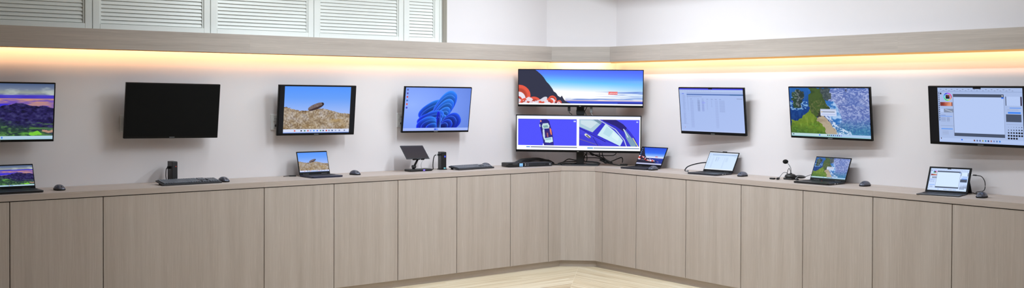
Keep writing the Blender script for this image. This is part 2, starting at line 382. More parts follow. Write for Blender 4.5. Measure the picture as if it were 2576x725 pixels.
names_r = ['taupe base cabinet just right of the angled corner panel', 'taupe base cabinet below the dark cliff picture laptop, second from the cut corner',
 'taupe base cabinet below the white screen laptop, third right of the cut corner', 'taupe base cabinet left of the one below the beach picture laptop', 'taupe base cabinet below the beach picture laptop',
 'taupe base cabinet left of the one below the drawing tablet mouse', 'taupe base cabinet at the right picture edge, below the drawing tablet mouse', 'base cabinet out past the right picture edge']
seamr = [(0.731, 1.150), (1.150, 1.714), (1.714, 2.277), (2.277, 2.841), (2.841, 3.406), (3.406, 3.971), (3.971, 4.535), (4.535, 5.10)]
for (x0, x1), lb in zip(seamr, names_r): cabinet(RIGHT, x0, x1, lb, GR)
cv = Vector((-DC - CCL, CCR + DC, 0)); cva = math.atan2(cv.y, cv.x)
CC = T((CCL, -DC, 0)) @ RZ(cva)
t = thing('corner_cabinet', 'narrow taupe corner cabinet with an angled front panel under the stacked wide monitors', 'cabinet', T((-0.45, -0.45, ZD)))
b = MB(); b.prism([(-0.798, -0.005), (-0.798, -DC + .02), (CCL - .008, -DC + .02), (-DC + .02, CCR - .008), (-DC + .02, -0.730), (-0.005, -0.730), (-0.005, WCR - .01), (WCL - .01, -0.005)], ZD, ZB - 0.001); b.build('carcass', 'carcass', t)
ZDT = ZB - 0.003
run_obj(run_box(MB(), CC, 0.0, cv.length, 0, 0.019, ZD, ZDT), 'front_panel', 'doorwood', t, CC)
run_obj(run_box(MB(), LEFT, -0.799 + .001, CCL, -DC, -DC + .019, ZD, ZDT), 'filler_panel', 'doorwood', t, LEFT)
run_obj(run_box(MB(), RIGHT, -CCR, 0.731 - .001, -DC, -DC + .019, ZD, ZDT), 'filler_panel', 'doorwood', t, RIGHT)
# plinth
DT = 0.400; PCL, PCR = -0.6436, -0.6224
pl = thing('plinth', 'dark taupe toe kick board set back under all the base cabinets', 'plinth', T((-0.4, -0.4, 0)))
run_obj(run_box(MB(), LEFT, -6.28, PCL, -DT, -DT + .016, ZF, ZD - .001), 'plinth_board', 'plinth', pl, LEFT)
run_obj(run_box(MB(), RIGHT, -PCR, 5.10, -DT, -DT + .016, ZF, ZD - .001), 'plinth_board', 'plinth', pl, RIGHT)
pv = Vector((-DT - PCL, PCR + DT, 0)); PC = T((PCL, -DT, 0)) @ RZ(math.atan2(pv.y, pv.x))
run_obj(run_box(MB(), PC, 0, pv.length, 0, .016, ZF, ZD - .001), 'plinth_board', 'plinth', pl, PC)
# worktop
wt = thing('worktop', 'continuous taupe wood counter top with thick square edge round both walls', 'worktop', T((-0.4, -0.4, ZB)))
OV = 0.004
def wt_piece(poly, run):
    b = MB(); b.prism(poly, ZB, ZT); run_obj(b, 'worktop_section', 'longwood', wt, run)
yf = -DC - OV
wt_piece([(-6.28, -.002), (-6.28, yf), (-3.466, yf), (-3.466, -.002)], LEFT)
wt_piece([(-3.4655, -.002), (-3.4655, yf), (CCL, yf), (WCL, -.002)], LEFT)
wt_piece([(WCL + .0006, -.002), (CCL + .0006, yf), (yf, CCR + .0006), (-.002, WCR + .0006)], CC)
wt_piece([(-.002, WCR), (yf, CCR), (yf, -1.1495), (-.002, -1.1495)], RIGHT)
wt_piece([(-.002, -1.150), (yf, -1.150), (yf, -3.4055), (-.002, -3.4055)], RIGHT)
wt_piece([(-.002, -3.406), (yf, -3.406), (yf, -5.10), (-.002, -5.10)], RIGHT)

# ------------------------------------------------------------------ pictures shown on the screens (numpy, procedural)
rng = np.random.RandomState(7)
def canvas(W, H, c=(0, 0, 0)):
    a = np.zeros((H, W, 3)); a[:] = c
    U, V = np.meshgrid((np.arange(W) + .5) / W, (np.arange(H) + .5) / H)
    return a, U, V
def noise(H, W, nx, ny, oct=3, seed=0):
    r = np.random.RandomState(seed); out = np.zeros((H, W)); amp = 1; tot = 0
    for o in range(oct):
        gx, gy = max(2, int(nx * 2 ** o)), max(2, int(ny * 2 ** o)); g = r.rand(gy + 1, gx + 1)
        x = np.linspace(0, gx - 1e-6, W); y = np.linspace(0, gy - 1e-6, H); xi = x.astype(int); yi = y.astype(int); fx = x - xi; fy = (y - yi)[:, None]
        fx = fx * fx * (3 - 2 * fx); fy = fy * fy * (3 - 2 * fy)
        A = g[np.ix_(yi, xi)]; B = g[np.ix_(yi, xi + 1)]; C = g[np.ix_(yi + 1, xi)]; D = g[np.ix_(yi + 1, xi + 1)]
        out += amp * ((A * (1 - fx) + B * fx) * (1 - fy) + (C * (1 - fx) + D * fx) * fy); tot += amp; amp *= .55
    return out / tot
def poly(U, V, pts):
    ins = np.zeros(U.shape, bool); n = len(pts); j = n - 1
    for i in range(n):
        xi, yi = pts[i]; xj, yj = pts[j]
        c = ((yi > V) != (yj > V)) & (U < (xj - xi) * (V - yi) / ((yj - yi) if abs(yj - yi) > 1e-9 else 1e-9) + xi)
        ins ^= c; j = i
    return ins
def mixc(a, m_, c):
    m_ = np.clip(np.asarray(m_, float), 0, 1)[..., None]; a[:] = a * (1 - m_) + np.asarray(c, float) * m_
def ramp(t, stops):
    xs_ = [s[0] for s in stops]; return np.stack([np.interp(t, xs_, [s[1][k] for s in stops]) for k in range(3)], -1)
def rect(a, U, V, u0, v0, u1, v1, c): a[(U >= u0) & (U < u1) & (V >= v0) & (V < v1)] = c
def seg(U, V, p, q, wd, asp=1.6):
    px, py = p; qx, qy = q; dx, dy = (qx - px) * asp, qy - py; X = (U - px) * asp; Y = V - py
    t_ = np.clip((X * dx + Y * dy) / (dx * dx + dy * dy + 1e-12), 0, 1); return np.hypot(X - t_ * dx, Y - t_ * dy) < wd

def pic_mountain(W, H):
    a, U, V = canvas(W, H)
    n = noise(H, W, 5, 7, 4, 1); n2 = noise(H, W, 28, 26, 3, 2); n3 = noise(H, W, 8, 30, 3, 3)
    a[:] = ramp(V, [(0, (74, 92, 128)), (.1, (112, 124, 148)), (.16, (150, 158, 150)), (.2, (108, 116, 160))])
    mixc(a, np.clip((n - .5) * 5, 0, 1) * (V < .21), (176, 186, 184))
    mixc(a, (V > .205) & (V < .27), (58, 44, 176)); mixc(a, ((V > .2) & (V < .27)) * n3 * .6, (96, 92, 210))
    mixc(a, (V >= .265), (178, 132, 136)); mixc(a, (V >= .265) * np.clip((n3 - .42) * 4, 0, 1) * .8, (92, 70, 190)); mixc(a, ((V >= .28) & (V < .34)) * np.clip((.5 - n3) * 4, 0, 1), (214, 150, 112))
    mixc(a, poly(U, V, [(0, .33), (.45, .36), (.62, .36), (.5, .43), (0, .5)]), (60, 52, 205))
    V_ = V; V = V + (noise(H, W, 22, 16, 3, 5) - .5) * .04
    ridge = [(0, .43), (.1, .39), (.2, .44), (.3, .47), (.42, .46), (.52, .41), (.58, .38), (.66, .345), (.7, .345), (.76, .38), (.85, .40), (.9, .39), (1, .43), (1, 1), (0, 1)]
    mk = poly(U, V, ridge); mixc(a, mk, (38, 32, 84))
    mixc(a, mk * np.clip((n2 - .5) * 3.2, 0, 1) * .6, (84, 84, 130)); mixc(a, mk * np.clip((.46 - n2) * 4, 0, 1), (20, 18, 42))
    gm = mk * np.clip((V - .42) * 2.4 + (.62 - U) * 1.5 - .35 + (n - .5) * 1.2, 0, 1); mixc(a, gm * .75, (46, 84, 48)); mixc(a, gm * np.clip((n2 - .5) * 5, 0, 1) * .8, (96, 150, 70))
    mixc(a, gm * (V > .62) * np.clip((n3 - .55) * 6, 0, 1) * .7, (110, 190, 70))
    past = mk * (U > .78) * (V > .7); mixc(a, past * np.clip((n3 - .4) * 4, 0, 1) * .8, (84, 130, 70)); mixc(a, past * poly(U, V, [(.75, .9), (.86, .84), (.9, .91), (.8, .93)]), (120, 200, 60)); mixc(a, past * poly(U, V, [(.9, .82), (1, .84), (1, .88), (.9, .87)]), (176, 140, 120))
    V = V_; rect(a, U, V, 0, .935, 1, .985, (178, 206, 226)); rect(a, U, V, 0, .985, 1, 1, (150, 190, 200))
    for i, c in enumerate([(60, 90, 200), (180, 120, 70), (40, 130, 220), (30, 60, 110), (40, 110, 230)]): rect(a, U, V, .43 + i * .025, .945, .444 + i * .025, .975, c)
    return a
def pic_rock(W, H, bar=0.0):
    a, U0, V0 = canvas(W, H, (27, 28, 31)); U = (U0 - bar) / (1 - 2 * bar); V = (V0 - .008) / .984
    n = noise(H, W, 12, 8, 4, 11); n2 = noise(H, W, 70, 46, 3, 12); n3 = noise(H, W, 4, 3, 2, 13)
    b_ = np.zeros_like(a); b_[:] = ramp(V, [(0, (84, 150, 255)), (.25, (104, 160, 250)), (.5, (150, 182, 248)), (.6, (164, 190, 246))])
    hill = np.interp(U, [0, .04, .1, .2, .3, .4, .5, .58, .66, .75, .85, 1], [.44, .445, .47, .51, .525, .505, .48, .475, .495, .53, .57, .585]) + (n2 - .5) * .03
    g = V > hill; mixc(b_, g, (158, 138, 112)); mixc(b_, g * np.clip((n - .48) * 4, 0, 1) * .8, (188, 180, 178)); mixc(b_, g * np.clip((.44 - n) * 5, 0, 1) * .8, (112, 84, 50))
    mixc(b_, g * np.clip((n2 - .5) * 4, 0, 1) * .6, (206, 196, 182)); mixc(b_, g * np.clip((.47 - n2) * 4, 0, 1) * .55, (88, 72, 60)); mixc(b_, g * (V > .7) * np.clip((n3 - .4) * 3, 0, 1) * .5, (170, 132, 64))
    X = (U - .475) * 1.5; Y = V - .43; c_, s_ = math.cos(-.36), math.sin(-.36); P = (X * c_ + Y * s_) / .19; Q = (-X * s_ + Y * c_) / .062
    rk = (np.abs(P) ** 2.2 + np.abs(Q) ** 2.2) < 1; mixc(b_, rk, (112, 94, 92)); mixc(b_, rk * (n2 - .35) * 1.4, (160, 150, 150)); mixc(b_, rk * (Q > .25), (60, 46, 50)); mixc(b_, rk * (P > .75), (50, 40, 44))
    rect(b_, U, V, 0, .915, 1, .985, (214, 222, 246)); rect(b_, U, V, 0, .985, 1, 1.1, (120, 150, 220))
    for u, c in ((.17, (220, 90, 70)), (.27, (50, 50, 60)), (.32, (60, 120, 90)), (.37, (200, 90, 90)), (.41, (120, 150, 230)), (.46, (50, 150, 250)), (.51, (60, 110, 230)), (.56, (90, 150, 120)), (.6, (60, 70, 120)), (.65, (200, 60, 60)), (.69, (120, 130, 170)), (.74, (70, 90, 130)), (.79, (150, 160, 200)), (.85, (130, 140, 180)), (.93, (120, 130, 170))):
        rect(b_, U, V, u - .011, .935, u + .011, .968, c)
    mk = (U > 0) & (U < 1) & (V > 0) & (V < 1); a[mk] = b_[mk]; return a
def pic_ribbons(W, H):
    a, U, V = canvas(W, H); D = np.hypot(U - .1, V - .4)
    a[:] = ramp(D, [(0, (148, 180, 255)), (.5, (126, 160, 252)), (1, (104, 136, 226))])
    BX, BY = .52, .99
    def fold(cx, cy, rx, ry, ang, c_out, c_in, n_, s_end, ex=2.3):
        for k in range(n_):
            f = 1 - (1 - s_end) * k / max(1, n_ - 1); px = BX + (cx - BX) * f; py = BY + (cy - BY) * f
            X = (U - px) * 1.6; Y = V - py; c_, s_ = math.cos(ang + .05 * k), math.sin(ang + .05 * k); P = (X * c_ + Y * s_) / (rx * f); Q = (-X * s_ + Y * c_) / (ry * f)
            r_ = (np.abs(P) ** ex + np.abs(Q) ** ex) ** (1 / ex); ins = (r_ < 1) & (V < .93)
            t_ = np.clip(.5 + .5 * P - .25 * Q, 0, 1)[..., None]; j_ = (k % 2) * .18
            col = np.array(c_in) * (1 - t_) + np.array(c_out) * t_; col = col * (1 - j_) ; col = col * np.clip(.62 + .5 * r_[..., None] ** 3, 0, 1.1)
            a[ins] = np.clip(col[ins], 0, 255)
            e_ = ins & (r_ > 1 - .045 / f) & (Q < .3); a[e_] = np.clip(a[e_] * .45 + np.array((96, 150, 255)) * .55, 0, 255)
    fold(.40, .50, .34, .15, -.55, (40, 130, 248), (24, 60, 236), 3, .72)
    fold(.60, .44, .42, .21, -1.0, (44, 130, 250), (22, 30, 232), 7, .42)
    fold(.73, .79, .24, .19, -.55, (36, 84, 246), (10, 14, 150), 4, .45)
    fold(.40, .70, .34, .13, -.35, (40, 110, 250), (20, 36, 236), 3, .7)
    fold(.35, .86, .26, .17, -.4, (44, 124, 250), (18, 30, 236), 3, .55)
    fold(.53, .80, .26, .055, 1.5, (90, 150, 255), (20, 30, 220), 2, .7)
    rect(a, U, V, 0, .935, 1, 1, (166, 188, 255)); rect(a, U, V, .47, .945, .5, .985, (60, 90, 220)); rect(a, U, V, .5, .945, .53, .985, (110, 150, 250))
    for i, c in enumerate([(90, 100, 160), (100, 90, 170), (200, 80, 80), (60, 110, 190), (230, 90, 60), (70, 60, 190)]):
        v = .035 + i * .082; rect(a, U, V, .02, v, .042, v + .038, c); rect(a, U, V, .016, v + .046, .046, v + .056, (170, 180, 220))
    return a
def swirl(a, U, V, asp, cx, cy, r0):
    X = (U - cx) * asp; Y = (V - cy); d = np.hypot(X, Y) / r0; up = np.clip(.5 - Y / r0 * .6, 0, 1)
    red = np.array((232, 92, 72)) * (0.72 + .28 * np.clip(np.sin(d * 9) * .5 + .7, 0, 1))[..., None]; m_ = d < 1; a[m_] = red[m_]
    d2 = np.hypot(X + .12 * r0, Y - .30 * r0) / r0; w_ = (d2 < .68) & (Y > -.35 * r0 + .2 * X); mixc(a, w_ * .95, (238, 238, 252))
    d3 = np.hypot(X + .1 * r0, Y - .42 * r0) / r0; mixc(a, (d3 < .36), (206, 70, 58)); mixc(a, (d3 < .2) * (r0 > .15), (60, 40, 56))
def pic_cliff(W, H, wide=True):
    a, U, V = canvas(W, H); asp = 3.3 if wide else 1.6
    a[:] = ramp(V + (U - .5) * -.12, [(0, (84, 112, 255)), (.15, (92, 138, 255)), (.35, (110, 200, 255)), (.5, (190, 232, 255)), (.62, (255, 255, 255)), (1, (255, 255, 255))]) if wide else ramp(V, [(0, (40, 80, 220)), (.3, (52, 110, 245)), (.48, (150, 190, 255)), (.58, (240, 240, 250)), (.62, (220, 190, 190)), (1, (40, 60, 150))])
    n3 = noise(H, W, 6, 40, 3, 21); n2 = noise(H, W, 40, 14, 3, 22)
    if wide:
        mixc(a, (U > .7) * (V > .3) * (U - .7) * 1.3, (140, 190, 250))
        mixc(a, (V > .6) * (V < .82) * (U > .62) * np.clip((n3 - .45) * 4, 0, 1) * np.clip((U - .6) * 3, 0, 1) * .85, (96, 130, 215))
        mixc(a, (V > .80) * (V < .88) * np.clip((n3 - .4) * 5, 0, 1) * (U > .38), (120, 150, 220)); mixc(a, (V > .85) * (V < .9) * .8, (222, 196, 214)); mixc(a, (V > .885), (60, 80, 205)); mixc(a, (V > .92) * (U > .8), (40, 46, 160))
        edge = [(0, 0), (.135, 0), (.155, .05), (.185, .14), (.205, .22), (.225, .33), (.25, .42), (.275, .54), (.285, .61), (.305, .66), (.32, .74), (.34, .78), (.352, .73), (.362, .8), (.375, .87), (.4, .92), (.43, .955), (0, .955)]
        mixc(a, poly(U, V, edge), (52, 54, 74))
        for cx, cy, r_ in ((.005, .74, .32), (.125, .98, .22), (.06, 1.0, .2), (.275, .85, .12), (.245, .97, .16), (.33, .93, .07), (.19, 1.0, .1), (.36, 1.0, .05)):
            swirl(a, U, V, asp, cx, cy, r_ * .95)
        wave = (V > .82 + .05 * np.sin(U * 50)) & (U < .3) & (n2 > .5); mixc(a, wave * .9, (236, 236, 250))
        rect(a, U, V, .725, .605, .799, .69, (236, 88, 90)); rect(a, U, V, 0, .955, 1, 1, (250, 252, 255))
    else:
        mixc(a, (V > .6), (36, 52, 150)); mixc(a, (V > .6) * np.clip((n3 - .45) * 3, 0, 1) * .6, (80, 110, 210))
        mixc(a, poly(U, V, [(0, 0), (.1, 0), (.16, .2), (.24, .45), (.33, .6), (.55, .72), (.75, .86), (1, 1), (0, 1)]), (40, 38, 58))
        bl = noise(H, W, 11, 9, 2, 23); bw = noise(H, W, 20, 16, 2, 24); bd = np.abs(V - (.58 + U * .28)) < .12 * (1.05 - U)
        mixc(a, bd * (U < .85) * np.clip((bl - .42) * 9, 0, 1), (206, 74, 58)); mixc(a, bd * (U < .85) * np.clip((bw - .5) * 9, 0, 1), (232, 228, 244)); mixc(a, bd * np.clip((.36 - bl) * 9, 0, 1), (40, 38, 58))
        rect(a, U, V, .66, .5, .76, .54, (226, 84, 90)); rect(a, U, V, 0, .9, 1, .975, (196, 200, 235))
        for i in range(5): rect(a, U, V, .03, .06 + i * .1, .06, .1 + i * .1, (110, 170, 240))
    return a
def car_top(a, U, V):
    def q(pts, c): mixc(a, poly(U, V, [(u, v) for u, v in pts]), c)
    q([(.195, .115), (.245, .10), (.265, .16), (.275, .3), (.292, .5), (.30, .75), (.303, .9), (.285, .97), (.235, .965), (.22, .8), (.21, .62), (.195, .4), (.186, .25)], (44, 38, 130))
    q([(.205, .3), (.213, .23), (.255, .215), (.268, .3), (.262, .37), (.212, .385)], (196, 220, 228)); q([(.214, .3), (.25, .27), (.258, .34), (.222, .36)], (130, 170, 170))
    q([(.212, .40), (.225, .39), (.232, .62), (.226, .72), (.215, .6)], (205, 222, 235)); q([(.268, .34), (.282, .4), (.288, .56), (.278, .55), (.27, .45)], (236, 130, 96))
    q([(.23, .45), (.268, .43), (.276, .6), (.238, .62)], (58, 40, 110)); q([(.245, .5), (.255, .5), (.259, .62), (.249, .62)], (170, 100, 110))
    q([(.23, .66), (.29, .62), (.296, .76), (.27, .79), (.232, .78)], (210, 240, 246)); q([(.236, .66), (.28, .64), (.285, .7), (.24, .72)], (160, 200, 210))
    q([(.237, .82), (.296, .8), (.298, .93), (.246, .95)], (52, 50, 150)); q([(.19, .14), (.2, .13), (.203, .18), (.193, .19)], (240, 150, 130)); q([(.184, .26), (.192, .25), (.195, .33), (.187, .33)], (190, 210, 220)); q([(.213, .82), (.221, .82), (.223, .89), (.215, .89)], (240, 245, 250))
def pic_cars(W, H):
    a, U, V = canvas(W, H, (250, 251, 255)); rect(a, U, V, 0, 0, 1, .02, (220, 226, 250))
    B = (82, 84, 254)
    rect(a, U, V, .013, .095, .488, .865, B); rect(a, U, V, .013, .095, .488, .115, (70, 80, 230)); rect(a, U, V, .508, .095, .99, .865, B)
    car_top(a, U, V)
    P = (U > .508) & (U < .99) & (V > .095) & (V < .865)
    def q(pts, c): mixc(a, poly(U, V, pts) & P, c)
    q([(.5, .09), (.80, .09), (.86, .22), (.92, .45), (.96, .65), (.99, .9), (.5, .9)], (58, 54, 206))
    q([(.5, .34), (.6, .5), (.72, .72), (.85, .9), (.5, .9)], (74, 72, 226)); q([(.5, .52), (.62, .62), (.7, .86), (.5, .86)], (66, 64, 216))
    q([(.7, .09), (.80, .09), (.86, .22), (.89, .33), (.87, .45), (.8, .28), (.7, .13)], (44, 36, 120))
    q([(.508, .1), (.62, .1), (.69, .19), (.615, .47), (.508, .31)], (176, 206, 222)); q([(.52, .12), (.6, .12), (.66, .18), (.6, .36), (.52, .22)], (206, 226, 236)); q([(.62, .1), (.66, .1), (.69, .18), (.68, .24)], (120, 150, 170))
    q([(.72, .22), (.79, .42), (.835, .58), (.86, .7), (.838, .86), (.655, .55)], (206, 236, 246)); q([(.73, .3), (.78, .44), (.75, .6), (.7, .5)], (186, 222, 236)); q([(.78, .45), (.83, .6), (.82, .72), (.77, .6)], (220, 244, 250))
    q([(.867, .36), (.885, .42), (.93, .62), (.965, .82), (.96, .9), (.93, .9), (.885, .62)], (126, 160, 188))
    mixc(a, seg(U, V, (.665, .1), (.8, .38), .012, 3.3) & P, (190, 200, 232)); mixc(a, seg(U, V, (.8, .38), (.87, .68), .012, 3.3) & P, (200, 208, 236)); mixc(a, seg(U, V, (.87, .68), (.89, .88), .012, 3.3) & P, (200, 208, 236)); mixc(a, seg(U, V, (.865, .37), (.9, .6), .012, 3.3) & P, (214, 226, 246)); mixc(a, seg(U, V, (.94, .63), (.985, .9), .012, 3.3) & P, (216, 226, 120))
    mixc(a, seg(U, V, (.508, .35), (.72, .74), .01, 3.3) & P, (40, 36, 150)); mixc(a, seg(U, V, (.505, .66), (.66, .84), .008, 3.3) & P, (120, 110, 150)); mixc(a, seg(U, V, (.62, .62), (.66, .86), .008, 3.3) & P, (44, 40, 150))
    mixc(a, seg(U, V, (.562, .54), (.59, .61), .035, 3.3) & P, (224, 226, 214)); mixc(a, seg(U, V, (.57, .56), (.592, .63), .02, 3.3) & P, (110, 110, 120))
    rect(a, U, V, .463, .14, .482, .18, (200, 206, 255)); rect(a, U, V, .965, .14, .982, .18, (180, 190, 255))
    rect(a, U, V, 0, .865, 1, 1, (252, 253, 255))
    rect(a, U, V, .08, .905, .11, .93, (60, 130, 220)); rect(a, U, V, .115, .907, .49, .928, (38, 60, 110)); rect(a, U, V, .575, .915, .62, .945, (70, 150, 225)); rect(a, U, V, .625, .918, .99, .94, (60, 110, 160))
    return a
def pic_table(W, H, pale=False):
    bg = (206, 228, 255) if pale else (166, 188, 238)
    a, U, V = canvas(W, H); a[:] = ramp(U * .5 + V * .5, [(0, bg), (1, (bg[0] + 8, bg[1] + 6, min(255, bg[2] + 4)))])
    k = .35 if pale else .55
    def L_(u0, v0, u1, v1, c, m_=1.0): mixc(a, ((U >= u0) & (U < u1) & (V >= v0) & (V < v1)) * m_ * (k if m_ < 1.5 else 1), c)
    L_(0, 0, 1, .028, (70, 70, 232) if not pale else (250, 252, 255), 2); L_(0, .028, 1, .1, (186, 204, 238)); L_(.12, .085, 1, .1, (130, 140, 190), .7)
    for i in range(18): L_(.02 + i * .028, .05, .036 + i * .028, .062, (140, 150, 190), .8)
    L_(.12, .125, 1, .152, (28, 62, 140)); L_(.8, .125, 1, .152, (24, 84, 120), .6); L_(.12, .178, .36, .19, (110, 120, 160), .7); L_(.9, .215, .985, .235, (130, 140, 170), .8)
    L_(.04, .11, .075, .128, (70, 80, 230))
    for i in range(46): L_(.05, .15 + i * .0145, .05 + .03 + .02 * ((i * 7) % 5) / 5, .156 + i * .0145, (118, 132, 184), .75)
    L_(.128, .16, .134, .5, (110, 120, 160), .5)
    for cu, w_, n_, c, m_ in ((.17, .05, 40, (130, 144, 196), .6), (.285, .04, 16, (86, 96, 140), .95), (.355, .035, 16, (104, 116, 190), .9), (.43, .02, 14, (130, 144, 196), .5), (.5, .02, 10, (130, 144, 196), .5), (.565, .045, 40, (140, 154, 204), .6), (.63, .085, 17, (128, 142, 188), .65)):
        L_(cu, .235, cu + .03, .248, (110, 120, 170), .8)
        for i in range(n_): L_(cu, .27 + i * .0155, cu + w_, .278 + i * .0155, c, m_)
    L_(.36, .3, .41, .34, (150, 160, 250), .9)
    L_(0, .8, .12, .806, (120, 130, 170), .8); L_(.06, .88, .07, .895, (200, 70, 80), .9)
    L_(0, .955, 1, .975, (200, 212, 250), .9)
    if not pale: L_(0, .975, 1, 1, (22, 24, 30), 2); L_(.47, 0, .53, .018, (16, 16, 20), 2)
    else: L_(0, .95, 1, 1, (240, 246, 255), 2)
    return a
def pic_coast(W, H):
    a, U, V = canvas(W, H); n = noise(H, W, 14, 12, 3, 31); n2 = noise(H, W, 60, 46, 2, 32); n3 = noise(H, W, 5, 4, 3, 33); n4 = noise(H, W, 46, 9, 3, 34)
    U0_, V0_ = U, V; U = U + (noise(H, W, 16, 12, 3, 37) - .5) * .07; V = V + (noise(H, W, 16, 12, 3, 38) - .5) * .09
    a[:] = ramp(V, [(0, (38, 100, 176)), (.3, (26, 70, 142)), (.7, (14, 46, 108))]); mixc(a, np.clip((n4 - .5) * 3, 0, 1) * .3, (70, 130, 200))
    rs = poly(U, V, [(.5, 0), (1.01, 0), (1.01, 1), (.62, 1), (.55, .8), (.46, .6), (.5, .35)])
    t_ = ramp(V, [(0, (100, 122, 190)), (.25, (132, 146, 196)), (.6, (104, 124, 186)), (.85, (52, 118, 160)), (1, (74, 140, 176))]); a[rs] = t_[rs]
    mixc(a, rs * np.clip((n2 - .5) * 5, 0, 1) * np.clip(1.25 - V, .2, 1) * .6, (200, 208, 242)); mixc(a, rs * np.clip((.44 - n2) * 6, 0, 1) * .5, (66, 84, 160)); mixc(a, rs * (V < .35) * np.clip((n3 - .5) * 3, 0, 1) * .5, (60, 90, 170))
    cov = poly(U, V, [(.46, .26), (.56, .28), (.64, .5), (.66, .66), (.6, .75), (.5, .55)]); mixc(a, cov, (50, 112, 186)); mixc(a, cov * np.clip((n - .45) * 5, 0, 1) * .9, (180, 208, 242))
    isl = ((U - .1) / .082) ** 2 + ((V - .235) / .185) ** 2 + (n - .5) * .5 < 1
    ring = (((U - .115) / .125) ** 2 + ((V - .34) / .115) ** 2 < 1 + (n2 - .5)) & (V > .28); mixc(a, ring * np.clip((n2 - .42) * 5, 0, 1) * .8, (150, 196, 236))
    mixc(a, isl, (44, 58, 56)); mixc(a, isl * (U < .1) * .6, (40, 72, 40)); mixc(a, isl * np.clip((n2 - .5) * 5, 0, 1) * .6, (150, 158, 162))
    head = poly(U, V, [(.27, 0), (.53, 0), (.535, .2), (.48, .26), (.44, .2), (.47, .3), (.52, .42), (.42, .46), (.36, .6), (.33, .62), (.25, .45), (.255, .2)])
    mixc(a, head, (70, 92, 46)); mixc(a, head * np.clip((n - .45) * 4, 0, 1) * .7, (46, 66, 38)); mixc(a, head * np.clip((U - .37) * 6, 0, 1) * .5, (40, 52, 40)); mixc(a, head * np.clip((.33 - U) * 9, 0, 1) * .35, (60, 80, 52)); mixc(a, head * (V > .25) * np.clip((n2 - .5) * 4, 0, 1) * .5, (130, 124, 84))
    rk = poly(U, V, [(.4, 0), (.53, 0), (.535, .2), (.48, .27), (.44, .21), (.41, .1)]); mixc(a, rk, (62, 74, 78)); mixc(a, rk * np.clip((n2 - .5) * 4, 0, 1) * .5, (110, 120, 120))
    mixc(a, poly(U, V, [(.35, .6), (.4, .42), (.52, .42), (.44, .55), (.37, .65)]), (58, 58, 52))
    sand = poly(U, V, [(.34, .63), (.44, .57), (.5, .7), (.57, .85), (.6, .96), (.46, .96), (.4, .78)]); mixc(a, sand, (178, 164, 142)); mixc(a, sand * np.clip((n - .5) * 4, 0, 1) * .5, (142, 126, 104))
    srf = poly(U, V, [(.45, .56), (.52, .58), (.6, .74), (.74, .88), (.78, .97), (.58, .97), (.53, .75)]); mixc(a, srf * np.clip((n2 - .36) * 5, 0, 1), (196, 214, 240)); mixc(a, srf * np.clip((.4 - n2) * 5, 0, 1) * .7, (80, 140, 200))
    sl = poly(U, V, [(0, .66), (.1, .68), (.27, .45), (.33, .6), (.4, .76), (.48, .95), (.46, 1), (0, 1)]); mixc(a, sl, (108, 134, 44)); mixc(a, sl * np.clip((n - .46) * 4, 0, 1) * .7, (76, 104, 36)); mixc(a, sl * np.clip((n4 - .55) * 5, 0, 1) * .5, (150, 170, 70)); mixc(a, sl * np.clip((V - .72 - U * .2) * 6, 0, 1) * .8, (58, 96, 40)); mixc(a, sl * (V > .72) * np.clip((n2 - .55) * 5, 0, 1) * .5, (110, 160, 60))
    U, V = U0_, V0_
    rect(a, U, V, .392, .425, .594, .565, (206, 216, 242)); rect(a, U, V, .392, .425, .594, .45, (186, 196, 220)); rect(a, U, V, .42, .475, .575, .492, (120, 126, 140)); rect(a, U, V, .405, .475, .417, .495, (196, 160, 60)); rect(a, U, V, .41, .53, .58, .54, (170, 184, 224))
    rect(a, U, V, 0, .935, 1, .985, (186, 216, 222)); rect(a, U, V, .5, .935, 1, .985, (170, 202, 236)); rect(a, U, V, 0, .985, 1, 1, (140, 190, 196))
    for i, c in enumerate([(50, 60, 70), (60, 120, 70), (50, 90, 130), (60, 60, 60), (70, 120, 180), (30, 50, 110), (90, 60, 120), (130, 120, 220)]): rect(a, U, V, .465 + i * .024, .945, .478 + i * .024, .972, c)
    rect(a, U, V, .36, .945, .376, .972, (50, 110, 240)); rect(a, U, V, .02, .945, .036, .97, (80, 100, 120)); rect(a, U, V, .715, .03, .735, .055, (60, 64, 90)); rect(a, U, V, .71, .065, .74, .08, (80, 90, 130)); rect(a, U, V, .028, .27, .04, .3, (40, 70, 240)); rect(a, U, V, .024, .19, .04, .21, (90, 150, 230))
    return a
